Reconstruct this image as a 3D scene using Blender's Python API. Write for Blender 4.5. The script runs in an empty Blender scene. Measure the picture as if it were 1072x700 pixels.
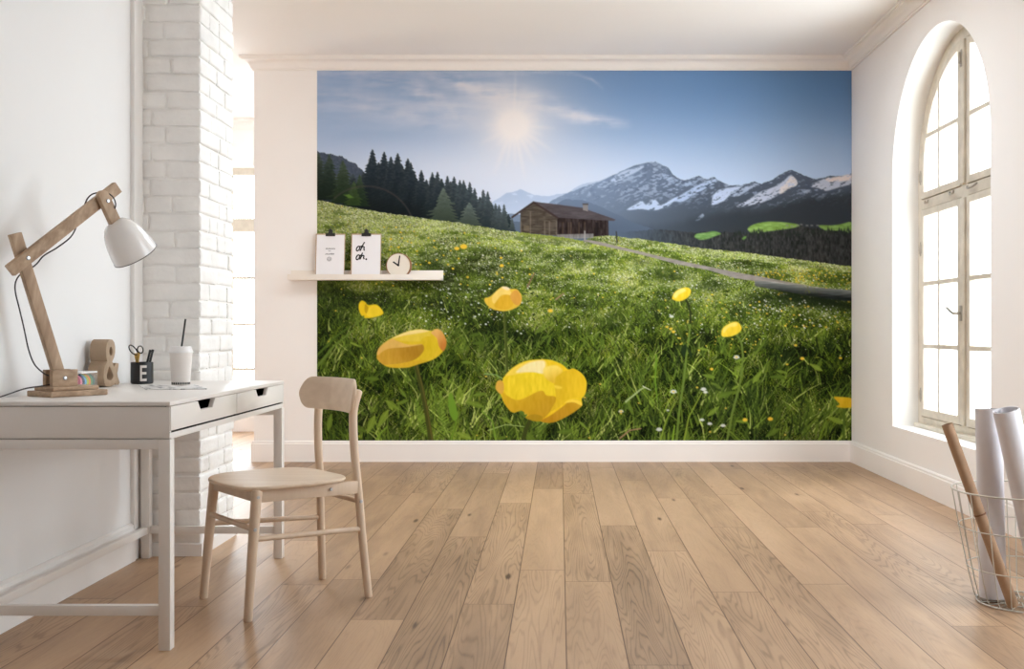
import bpy, bmesh, math, random
import numpy as np
from mathutils import Vector, Matrix
random.seed(5)
SC = bpy.context.scene
COL = SC.collection
# ---------------------------------------------------------------- camera : photo pixel = 586 + 1080 x / y , 345 - 1080 (z - 0.98) / y
CAM_Z, FPX, VPX, VPY = 0.98, 1080.0, 586.0, 345.0
WALL_L, WALL_R, WALL_B, WALL_END = -1.825, 2.17, 7.67, -2.273
CEIL = 3.0

def s2l(c):
    out = []
    for v in c[:3]:
        v = v / 255.0
        out.append(v / 12.92 if v <= .04045 else ((v + .055) / 1.055) ** 2.4)
    return (*out, 1.0)

# ---------------------------------------------------------------- materials
def new_mat(name):
    m = bpy.data.materials.new(name); m.use_nodes = True
    nt = m.node_tree; nt.nodes.clear()
    out = nt.nodes.new('ShaderNodeOutputMaterial'); b = nt.nodes.new('ShaderNodeBsdfPrincipled')
    nt.links.new(b.outputs[0], out.inputs[0])
    return m, nt, b
def node(nt, kind, **kw):
    n = nt.nodes.new(kind)
    for k, v in kw.items():
        if k.startswith('i_'):
            key = k[2:]; key = int(key) if key.isdigit() else key
            n.inputs[key].default_value = v
        else: setattr(n, k, v)
    return n
def math_n(nt, op, a, b=None, c=None):
    n = nt.nodes.new('ShaderNodeMath'); n.operation = op
    for i, v in enumerate((a, b, c)):
        if v is None: continue
        if isinstance(v, (int, float)): n.inputs[i].default_value = v
        else: nt.links.new(v, n.inputs[i])
    return n.outputs[0]
def ramp(nt, fac, stops):
    r = nt.nodes.new('ShaderNodeValToRGB'); e = r.color_ramp.elements
    while len(e) < len(stops): e.new(.5)
    for k, (p, c) in zip(e, stops): k.position = p; k.color = c
    nt.links.new(fac, r.inputs[0]); return r.outputs[0]
def plain(name, rgb, rough=.6, var=.03, scale=6, bump=0.0, bscale=60, metal=0, spec=.5, stretch=(1, 1, 1), coat=0):
    m, nt, b = new_mat(name)
    tc = node(nt, 'ShaderNodeTexCoord'); mp = node(nt, 'ShaderNodeMapping'); mp.inputs['Scale'].default_value = stretch
    nt.links.new(tc.outputs['Object'], mp.inputs[0])
    nz = node(nt, 'ShaderNodeTexNoise', i_Scale=scale, i_Detail=4.0); nt.links.new(mp.outputs[0], nz.inputs['Vector'])
    c = s2l(rgb)
    lo = tuple(max(0, x * (1 - var)) for x in c[:3]) + (1,); hi = tuple(min(1, x * (1 + var)) for x in c[:3]) + (1,)
    nt.links.new(ramp(nt, nz.outputs[0], [(.3, lo), (.7, hi)]), b.inputs['Base Color'])
    b.inputs['Roughness'].default_value = rough; b.inputs['Metallic'].default_value = metal
    b.inputs['Specular IOR Level'].default_value = spec; b.inputs['Coat Weight'].default_value = coat
    if bump:
        n2 = node(nt, 'ShaderNodeTexNoise', i_Scale=bscale, i_Detail=5.0); nt.links.new(mp.outputs[0], n2.inputs['Vector'])
        bp = node(nt, 'ShaderNodeBump', i_Strength=bump, i_Distance=.004); nt.links.new(n2.outputs[0], bp.inputs['Height'])
        nt.links.new(bp.outputs[0], b.inputs['Normal'])
    return m
def wood(name, light, dark, rot=(0, 0, 0), fine=55, along=4, rough=.55, amount=1.0, rings=0):
    # grain runs along local Z before the rotation
    m, nt, b = new_mat(name)
    tc = node(nt, 'ShaderNodeTexCoord'); mp = node(nt, 'ShaderNodeMapping')
    mp.inputs['Rotation'].default_value = rot
    nt.links.new(tc.outputs['Object'], mp.inputs[0])
    m2 = node(nt, 'ShaderNodeMapping'); m2.inputs['Scale'].default_value = (fine, fine, along); nt.links.new(mp.outputs[0], m2.inputs[0])
    n1 = node(nt, 'ShaderNodeTexNoise', i_Scale=1.0, i_Detail=6.0, i_Roughness=.62); nt.links.new(m2.outputs[0], n1.inputs['Vector'])
    m3 = node(nt, 'ShaderNodeMapping'); m3.inputs['Scale'].default_value = (fine * .25, fine * .25, along * .35); nt.links.new(mp.outputs[0], m3.inputs[0])
    n2 = node(nt, 'ShaderNodeTexNoise', i_Scale=1.0, i_Detail=3.0, i_Distortion=.6); nt.links.new(m3.outputs[0], n2.inputs['Vector'])
    f = math_n(nt, 'ADD', math_n(nt, 'MULTIPLY', n1.outputs[0], .55), math_n(nt, 'MULTIPLY', n2.outputs[0], .45))
    if rings:
        rg = math_n(nt, 'SINE', math_n(nt, 'MULTIPLY', n2.outputs[0], rings))
        f = math_n(nt, 'ADD', f, math_n(nt, 'MULTIPLY', rg, .05))
    a = .5 - .22 / max(amount, .01); 
    nt.links.new(ramp(nt, f, [(.5 - .16, s2l(dark)), (.5 + .14, s2l(light))]), b.inputs['Base Color'])
    b.inputs['Roughness'].default_value = rough; b.inputs['Specular IOR Level'].default_value = .35
    bp = node(nt, 'ShaderNodeBump', i_Strength=.12, i_Distance=.001); nt.links.new(n1.outputs[0], bp.inputs['Height']); nt.links.new(bp.outputs[0], b.inputs['Normal'])
    return m
def floor_mat():
    m, nt, b = new_mat('oak_planks')
    tc = node(nt, 'ShaderNodeTexCoord'); sp = node(nt, 'ShaderNodeSeparateXYZ'); nt.links.new(tc.outputs['Object'], sp.inputs[0])
    x, y = sp.outputs[0], sp.outputs[1]
    W, L = .182, 2.15
    gx = math_n(nt, 'DIVIDE', math_n(nt, 'ADD', x, 9.08), W)
    col = math_n(nt, 'FLOOR', gx)
    w1 = node(nt, 'ShaderNodeTexWhiteNoise', noise_dimensions='1D'); nt.links.new(col, w1.inputs['W'])
    gy = math_n(nt, 'ADD', math_n(nt, 'DIVIDE', math_n(nt, 'ADD', y, 9.0), L), math_n(nt, 'MULTIPLY', w1.outputs[0], 7.3))
    row = math_n(nt, 'FLOOR', gy)
    idv = node(nt, 'ShaderNodeCombineXYZ'); nt.links.new(col, idv.inputs[0]); nt.links.new(row, idv.inputs[1])
    w2 = node(nt, 'ShaderNodeTexWhiteNoise', noise_dimensions='2D'); nt.links.new(idv.outputs[0], w2.inputs['Vector'])
    w3 = node(nt, 'ShaderNodeTexWhiteNoise', noise_dimensions='3D'); nt.links.new(idv.outputs[0], w3.inputs['Vector'])
    rnd, rnd2 = w2.outputs[0], w3.outputs[0]
    def coords(sx, sy, k):
        cx = node(nt, 'ShaderNodeCombineXYZ')
        nt.links.new(math_n(nt, 'MULTIPLY', x, sx), cx.inputs[0]); nt.links.new(math_n(nt, 'MULTIPLY', y, sy), cx.inputs[1])
        nt.links.new(math_n(nt, 'MULTIPLY', rnd, k), cx.inputs[2]); return cx.outputs[0]
    def noise(sx, sy, k, det=4, dist=0.0, rough=.55):
        n = node(nt, 'ShaderNodeTexNoise', i_Scale=1.0, i_Detail=float(det), i_Distortion=dist, i_Roughness=rough); nt.links.new(coords(sx, sy, k), n.inputs['Vector']); return n.outputs[0]
    fib = noise(150, 5, 91, 5, 0, .7)
    pore = noise(420, 16, 57, 2)
    soft = noise(9, 1.3, 33, 3, .5)
    cath = noise(8.5, .50, 171, 3, .35, .35)
    # growth rings : contour lines of a slow field
    fr = math_n(nt, 'FRACT', math_n(nt, 'MULTIPLY', cath, 30.0))
    ring = math_n(nt, 'ABSOLUTE', math_n(nt, 'SUBTRACT', fr, .5))              # 0 at line
    ringm = node(nt, 'ShaderNodeMapRange', interpolation_type='SMOOTHSTEP'); nt.links.new(ring, ringm.inputs[0])
    ringm.inputs[1].default_value = .0; ringm.inputs[2].default_value = .26; ringm.inputs[3].default_value = 1; ringm.inputs[4].default_value = 0
    rsel = node(nt, 'ShaderNodeMapRange', interpolation_type='SMOOTHSTEP'); nt.links.new(rnd2, rsel.inputs[0])
    rsel.inputs[1].default_value = .3; rsel.inputs[2].default_value = .8; rsel.inputs[3].default_value = .25; rsel.inputs[4].default_value = 1.0
    rings = math_n(nt, 'MULTIPLY', math_n(nt, 'MULTIPLY', ringm.outputs[0], rsel.outputs[0]), math_n(nt, 'ADD', math_n(nt, 'MULTIPLY', fib, 1.1), .1))
    # knots
    vo = node(nt, 'ShaderNodeTexVoronoi', i_Scale=1.0); nt.links.new(coords(7, 1.7, 200), vo.inputs['Vector'])
    vk = node(nt, 'ShaderNodeSeparateColor'); nt.links.new(vo.outputs['Color'], vk.inputs[0])
    kn = node(nt, 'ShaderNodeMapRange', interpolation_type='SMOOTHSTEP'); nt.links.new(math_n(nt, 'ADD', vo.outputs['Distance'], math_n(nt, 'MULTIPLY', soft, .05)), kn.inputs[0])
    kn.inputs[1].default_value = .045; kn.inputs[2].default_value = .15; kn.inputs[3].default_value = 1; kn.inputs[4].default_value = 0
    knot = math_n(nt, 'MULTIPLY', kn.outputs[0], math_n(nt, 'GREATER_THAN', vk.outputs[0], .52))
    # colour
    tone = math_n(nt, 'ADD', math_n(nt, 'MULTIPLY', rnd, .22), math_n(nt, 'ADD', math_n(nt, 'MULTIPLY', soft, .55), math_n(nt, 'MULTIPLY', fib, .22)))
    tone = math_n(nt, 'SUBTRACT', tone, .015)
    tone = math_n(nt, 'SUBTRACT', tone, math_n(nt, 'MULTIPLY', rings, .30))
    tone = math_n(nt, 'SUBTRACT', tone, math_n(nt, 'MULTIPLY', math_n(nt, 'GREATER_THAN', pore, .62), .06))
    tone = math_n(nt, 'SUBTRACT', tone, math_n(nt, 'MULTIPLY', knot, .55))
    c = ramp(nt, tone, [(0, s2l((88, 66, 50))), (.22, s2l((140, 112, 88))), (.5, s2l((178, 146, 116))), (.8, s2l((202, 169, 137))), (1, s2l((216, 185, 154)))])
    # seams
    fx = math_n(nt, 'FRACT', gx); fy = math_n(nt, 'FRACT', gy)
    ex = math_n(nt, 'MULTIPLY', math_n(nt, 'MINIMUM', fx, math_n(nt, 'SUBTRACT', 1.0, fx)), W)
    ey = math_n(nt, 'MULTIPLY', math_n(nt, 'MINIMUM', fy, math_n(nt, 'SUBTRACT', 1.0, fy)), L)
    e = math_n(nt, 'MINIMUM', ex, ey)
    sm = node(nt, 'ShaderNodeMapRange'); nt.links.new(e, sm.inputs[0]); sm.inputs[1].default_value = .0006; sm.inputs[2].default_value = .0028; sm.inputs[3].default_value = 0; sm.inputs[4].default_value = 1
    mx = node(nt, 'ShaderNodeMix', data_type='RGBA'); nt.links.new(sm.outputs[0], mx.inputs[0]); mx.inputs[6].default_value = s2l((92, 64, 44)); nt.links.new(c, mx.inputs[7])
    nt.links.new(mx.outputs[2], b.inputs['Base Color'])
    rg = math_n(nt, 'ADD', math_n(nt, 'MULTIPLY', fib, .2), .34)
    nt.links.new(rg, b.inputs['Roughness']); b.inputs['Specular IOR Level'].default_value = .38
    h = math_n(nt, 'ADD', math_n(nt, 'MULTIPLY', sm.outputs[0], 1.0), math_n(nt, 'MULTIPLY', fib, .25))
    bp = node(nt, 'ShaderNodeBump', i_Strength=.25, i_Distance=.002); nt.links.new(h, bp.inputs['Height']); nt.links.new(bp.outputs[0], b.inputs['Normal'])
    return m

M = {}
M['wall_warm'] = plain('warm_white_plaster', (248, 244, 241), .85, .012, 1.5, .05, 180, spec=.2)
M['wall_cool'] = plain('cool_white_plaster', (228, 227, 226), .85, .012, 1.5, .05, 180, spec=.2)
M['wall_dark'] = plain('muted_rear_wall', (150, 142, 134), .9, .02, 2)
M['ceiling'] = plain('ceiling_paint', (249, 244, 239), .9, .01, 1.2, spec=.2)
M['trim'] = plain('white_trim_paint', (248, 243, 239), .55, .01, 3)
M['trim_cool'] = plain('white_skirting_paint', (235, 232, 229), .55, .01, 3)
M['reveal'] = plain('white_reveal_plaster', (242, 240, 237), .8, .01, 2)
M['brick'] = plain('painted_brick', (238, 236, 233), .75, .05, 9, .55, 55, spec=.3)
M['floor'] = floor_mat()
M['window'] = plain('aged_window_paint', (212, 202, 186), .55, .10, 14, .25, 40)
M['window_metal'] = plain('dull_window_metal', (168, 160, 148), .45, .1, 20, metal=.6)
M['desk'] = plain('white_lacquer', (228, 223, 218), .38, .008, 3)
M['dark'] = plain('painted_gap_shade', (30, 27, 26), .8, .05)  # dark colour standing for the shade in the desk's drawer gaps
M['ledge'] = plain('ledge_lacquer', (238, 230, 220), .5, .01, 4)
M['chair'] = wood('pale_birch', (220, 199, 176), (202, 178, 153), fine=26, along=3, rough=.5)
M['chair_seat'] = wood('birch_veneer', (226, 206, 183), (210, 187, 162), rot=(0, math.radians(90), math.radians(40)), fine=22, along=2, rough=.45, rings=30)
M['screw'] = plain('screw_steel', (190, 192, 196), .3, .03, metal=.9)
M['walnut'] = wood('lamp_oak', (192, 167, 141), (156, 130, 106), rot=(0, math.radians(-40), math.radians(20)), fine=70, along=6, rough=.6, rings=14)
M['walnut_v'] = wood('lamp_oak_upright', (192, 167, 141), (158, 132, 108), rot=(math.radians(12), 0, 0), fine=70, along=6, rough=.6, rings=14)
M['walnut_h'] = wood('lamp_oak_base', (188, 161, 134), (150, 124, 99), rot=(math.radians(90), 0, math.radians(33)), fine=70, along=6, rough=.6, rings=14)
M['enamel'] = plain('white_enamel', (238, 236, 234), .16, .01, 3, coat=.3)
M['enamel_edge'] = plain('grey_rim_enamel', (92, 88, 86), .35, .05)
M['cord'] = plain('dark_cord', (58, 52, 52), .7, .1, 80)
M['bulb'] = plain('frosted_bulb', (240, 238, 232), .3, .01)
M['kraft'] = plain('kraft_board', (164, 141, 117), .85, .10, 40, .35, 160, stretch=(.25, 1, .25))
M['kraft_tube'] = plain('kraft_tube', (166, 134, 105), .7, .07, 30, .2, 120)
M['string'] = plain('brown_twine', (120, 78, 52), .9, .1, 90)
M['black'] = plain('black_matte', (30, 30, 32), .45, .1, 30)
M['black_rubber'] = plain('black_grip', (26, 25, 26), .5, .1, 30)
M['white_print'] = plain('white_print', (226, 222, 216), .6, .01)
M['gold'] = plain('brass_finish', (214, 176, 98), .35, .05, 20, metal=.55)
M['cup'] = plain('paper_cup_board', (226, 219, 213), .65, .015, 8)
M['lid'] = plain('white_plastic_lid', (234, 232, 231), .3, .01)
M['ink'] = plain('black_ink', (20, 19, 20), .7, .05)
M['grey_ink'] = plain('grey_ink', (150, 148, 150), .8, .05)
M['paper'] = plain('white_paper', (236, 234, 236), .75, .01, 5)
M['board'] = plain('brown_hardboard', (186, 158, 130), .7, .08, 60)
M['clip'] = plain('black_clip_steel', (30, 27, 28), .35, .05)
M['clock_face'] = plain('clock_dial_card', (236, 228, 214), .7, .01)
M['clock_rim'] = wood('clock_wood', (168, 122, 88), (132, 90, 62), fine=40, along=6)
M['roll'] = plain('paper_roll_white', (216, 213, 217), .7, .012, 3)
M['wire'] = plain('pale_wire', (206, 204, 196), .4, .04, 20, metal=.25)
def glass_mat():
    m = bpy.data.materials.new('window_glass'); m.use_nodes = True
    nt = m.node_tree; nt.nodes.clear()
    out = nt.nodes.new('ShaderNodeOutputMaterial'); mx = nt.nodes.new('ShaderNodeMixShader'); tr = nt.nodes.new('ShaderNodeBsdfTransparent'); gl = nt.nodes.new('ShaderNodeBsdfGlossy')
    gl.inputs['Roughness'].default_value = .02; lw = nt.nodes.new('ShaderNodeLayerWeight'); lw.inputs[0].default_value = .5
    nt.links.new(math_n(nt, 'ADD', .03, math_n(nt, 'MULTIPLY', math_n(nt, 'POWER', lw.outputs['Facing'], 5.0), .6)), mx.inputs[0])
    nt.links.new(tr.outputs[0], mx.inputs[1]); nt.links.new(gl.outputs[0], mx.inputs[2]); nt.links.new(mx.outputs[0], out.inputs[0])
    return m
M['glass'] = glass_mat()
def clear_mat():
    m = bpy.data.materials.new('clear_acrylic'); m.use_nodes = True
    nt = m.node_tree; nt.nodes.clear()
    out = nt.nodes.new('ShaderNodeOutputMaterial'); mx = nt.nodes.new('ShaderNodeMixShader'); tr = nt.nodes.new('ShaderNodeBsdfTransparent'); gl = nt.nodes.new('ShaderNodeBsdfPrincipled')
    gl.inputs['Base Color'].default_value = s2l((225, 225, 225)); gl.inputs['Roughness'].default_value = .2; mx.inputs[0].default_value = .07
    nt.links.new(tr.outputs[0], mx.inputs[1]); nt.links.new(gl.outputs[0], mx.inputs[2]); nt.links.new(mx.outputs[0], out.inputs[0])
    return m
M['clear'] = clear_mat()
def magazine_mat():
    m, nt, b = new_mat('printed_magazine')
    tc = node(nt, 'ShaderNodeTexCoord')
    nz = node(nt, 'ShaderNodeTexNoise', i_Scale=34.0, i_Detail=3.0, i_Distortion=.8); nt.links.new(tc.outputs['Object'], nz.inputs['Vector'])
    vo = node(nt, 'ShaderNodeTexVoronoi', i_Scale=26.0); nt.links.new(tc.outputs['Object'], vo.inputs['Vector'])
    f = math_n(nt, 'ADD', math_n(nt, 'MULTIPLY', nz.outputs[0], .7), math_n(nt, 'MULTIPLY', vo.outputs['Distance'], .4))
    nt.links.new(ramp(nt, f, [(.40, s2l((80, 80, 84))), (.47, s2l((150, 149, 151))), (.53, s2l((226, 224, 223))), (.7, s2l((236, 234, 232)))]), b.inputs['Base Color'])
    b.inputs['Roughness'].default_value = .5
    return m
M['magazine'] = magazine_mat()
for nm, c in (('pink', (226, 150, 170)), ('navy', (48, 58, 84)), ('sky', (92, 160, 200)), ('lime', (178, 190, 60)), ('orange', (226, 140, 60)), ('green', (86, 140, 100)), ('teal', (60, 96, 90))):
    M['tape_' + nm] = plain('tape_' + nm, c, .5, .03)

# ---------------------------------------------------------------- mesh helpers
def newbm(): return bmesh.new()
def add_box(bm, lo, hi, bevel=0.0, mat=None, seg=2):
    t = bmesh.new()
    vs = [t.verts.new((x, y, z)) for x in (lo[0], hi[0]) for y in (lo[1], hi[1]) for z in (lo[2], hi[2])]
    for f in ((0, 1, 3, 2), (4, 6, 7, 5), (0, 4, 5, 1), (2, 3, 7, 6), (0, 2, 6, 4), (1, 5, 7, 3)): t.faces.new([vs[i] for i in f])
    bmesh.ops.recalc_face_normals(t, faces=t.faces)
    if bevel: bmesh.ops.bevel(t, geom=list(t.edges), offset=bevel, segments=seg, affect='EDGES', profile=.5, clamp_overlap=True)
    merge(bm, t, mat)
def merge(bm, t, mat=None):
    if mat is not None: bmesh.ops.transform(t, matrix=mat, verts=t.verts)
    me = bpy.data.meshes.new('tmp'); t.to_mesh(me); t.free(); bm.from_mesh(me); bpy.data.meshes.remove(me)
def frame(p0, p1, n):
    # matrix : local z along p0->p1, local y along n (made perpendicular)
    z = (Vector(p1) - Vector(p0)).normalized(); y = Vector(n) - z * Vector(n).dot(z); y.normalize(); x = y.cross(z)
    return Matrix(((x.x, y.x, z.x, p0[0]), (x.y, y.y, z.y, p0[1]), (x.z, y.z, z.z, p0[2]), (0, 0, 0, 1)))
def add_bar(bm, p0, p1, w, t, n, bevel=.0015):
    L = (Vector(p1) - Vector(p0)).length
    add_box(bm, (-w / 2, -t / 2, 0), (w / 2, t / 2, L), bevel, frame(p0, p1, n))
def catmull(pts, n=8):
    P = [Vector(p) for p in pts]; out = []
    for i in range(len(P) - 1):
        a = P[i - 1] if i else P[0] * 2 - P[1]; b = P[i]; c = P[i + 1]; d = P[i + 2] if i + 2 < len(P) else P[-1] * 2 - P[-2]
        for k in range(n):
            t = k / n
            out.append(.5 * (2 * b + (c - a) * t + (2 * a - 5 * b + 4 * c - d) * t * t + (3 * b - a - 3 * c + d) * t ** 3))
    out.append(P[-1]); return out
def add_tube(bm, pts, r, seg=10, closed=False, caps=True):
    P = [Vector(p) for p in pts]; n = len(P)
    rr = r if isinstance(r, (list, tuple)) else [r] * n
    tang = []
    for i in range(n):
        a = P[(i - 1) % n] if closed or i else P[0]; b = P[(i + 1) % n] if closed or i < n - 1 else P[-1]
        tang.append((b - a).normalized())
    u = tang[0].orthogonal().normalized(); rings = []
    for i in range(n):
        u = (u - tang[i] * u.dot(tang[i])).normalized(); v = tang[i].cross(u)
        rings.append([bm.verts.new(P[i] + (u * math.cos(2 * math.pi * k / seg) + v * math.sin(2 * math.pi * k / seg)) * rr[i]) for k in range(seg)])
    for i in range(n if closed else n - 1):
        A, Bq = rings[i], rings[(i + 1) % n]
        off = 0
        if closed and i == n - 1:
            off = min(range(seg), key=lambda o: (A[0].co - Bq[o].co).length)
        for k in range(seg):
            bm.faces.new((A[k], A[(k + 1) % seg], Bq[(k + 1 + off) % seg], Bq[(k + off) % seg]))
    if caps and not closed:
        bm.faces.new(list(reversed(rings[0]))); bm.faces.new(rings[-1])
def add_lathe(bm, prof, mat=None, seg=48):
    # profile of (radius, height) about local z
    t = bmesh.new(); rings = []
    for r, z in prof:
        if r < 1e-6: rings.append([t.verts.new((0, 0, z))])
        else: rings.append([t.verts.new((r * math.cos(2 * math.pi * k / seg), r * math.sin(2 * math.pi * k / seg), z)) for k in range(seg)])
    for A, Bq in zip(rings, rings[1:]):
        if len(A) == 1 and len(Bq) == 1: continue
        for k in range(seg):
            k2 = (k + 1) % seg
            if len(A) == 1: t.faces.new((A[0], Bq[k2], Bq[k]))
            elif len(Bq) == 1: t.faces.new((A[k], A[k2], Bq[0]))
            else: t.faces.new((A[k], A[k2], Bq[k2], Bq[k]))
    bmesh.ops.recalc_face_normals(t, faces=t.faces)
    merge(bm, t, mat)
def add_disc_rod(bm, p0, p1, r, seg=20, bevel=0):
    L = (Vector(p1) - Vector(p0)).length; n = Vector(p1) - Vector(p0); n = n.orthogonal()
    b = bevel
    prof = [(0, 0), (r - b, 0)] + ([(r, b), (r, L - b)] if b else [(r, L)]) + [(r - b, L), (0, L)]
    if not b: prof = [(0, 0), (r, 0), (r, L), (0, L)]
    add_lathe(bm, prof, frame(p0, p1, n), seg)
def add_plate(bm, loops, depth, mat=None, bevel=0.0):
    # filled outline with holes, extruded by depth about its plane (local xy)
    cu = bpy.data.curves.new('tmp', 'CURVE'); cu.dimensions = '2D'; cu.fill_mode = 'BOTH'
    cu.extrude = depth / 2 - bevel; cu.bevel_depth = bevel; cu.bevel_resolution = 1; cu.offset = -bevel
    for lp in loops:
        s = cu.splines.new('POLY'); s.points.add(len(lp) - 1); s.use_cyclic_u = True
        for p, q in zip(s.points, lp): p.co = (q[0], q[1], 0, 1)
    o = bpy.data.objects.new('tmp', cu); COL.objects.link(o)
    dg = bpy.context.evaluated_depsgraph_get(); me = bpy.data.meshes.new_from_object(o.evaluated_get(dg))
    t = bmesh.new(); t.from_mesh(me); bmesh.ops.remove_doubles(t, verts=t.verts, dist=1e-6)
    bmesh.ops.recalc_face_normals(t, faces=t.faces)
    bpy.data.objects.remove(o); bpy.data.curves.remove(cu); bpy.data.meshes.remove(me)
    merge(bm, t, mat)
def add_sweep(bm, path, prof, closed_prof=True):
    # profile (out, z) carried along a 2-D path with mitred corners; out is to the left of travel
    P = [Vector((p[0], p[1])) for p in path]; n = len(P); rings = []
    for i in range(n):
        d0 = (P[i] - P[i - 1]).normalized() if i else None; d1 = (P[i + 1] - P[i]).normalized() if i < n - 1 else None
        if d0 is None: nn = Vector((-d1.y, d1.x)); k = 1
        elif d1 is None: nn = Vector((-d0.y, d0.x)); k = 1
        else:
            a, b = Vector((-d0.y, d0.x)), Vector((-d1.y, d1.x)); nn = (a + b).normalized(); k = 1 / max(nn.dot(a), .2)
        rings.append([bm.verts.new((P[i].x + nn.x * o * k, P[i].y + nn.y * o * k, z)) for o, z in prof])
    m = len(prof)
    for A, Bq in zip(rings, rings[1:]):
        for k in range(m): bm.faces.new((A[k], A[(k + 1) % m], Bq[(k + 1) % m], Bq[k]))
    bm.faces.new(list(reversed(rings[0]))); bm.faces.new(rings[-1])
def obj(name, bm, mat, parent=None, smooth=35, kind=None, recalc=True):
    root = parent
    while root is not None and root.parent is not None: root = root.parent
    if root is not None: bmesh.ops.translate(bm, vec=-Vector(root.location), verts=bm.verts)
    if recalc: bmesh.ops.recalc_face_normals(bm, faces=bm.faces)
    me = bpy.data.meshes.new(name); bm.to_mesh(me); bm.free()
    if smooth:
        for p in me.polygons: p.use_smooth = True
        me.set_sharp_from_angle(angle=math.radians(smooth))
    me.materials.append(mat)
    o = bpy.data.objects.new(name, me); COL.objects.link(o)
    if parent is not None: o.parent = parent
    if kind: o['kind'] = kind
    return o
def thing(name, label, cat, loc, group=None):
    o = bpy.data.objects.new(name, None); COL.objects.link(o); o.location = loc; o.empty_display_size = .05
    o['label'] = label; o['category'] = cat
    if group: o['group'] = group
    return o
def tag(o, label, cat, group=None):
    o['label'] = label; o['category'] = cat
    if group: o['group'] = group
    return o
def recenter(o, loc):
    # moves a one-mesh thing's origin to its base
    d = Vector(loc); o.data.transform(Matrix.Translation(-d)); o.location = d
def struct(name, bm, mat, parent=None, smooth=35):
    o = obj(name, bm, mat, parent, smooth)
    if parent is None: o['kind'] = 'structure'
    return o
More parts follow.
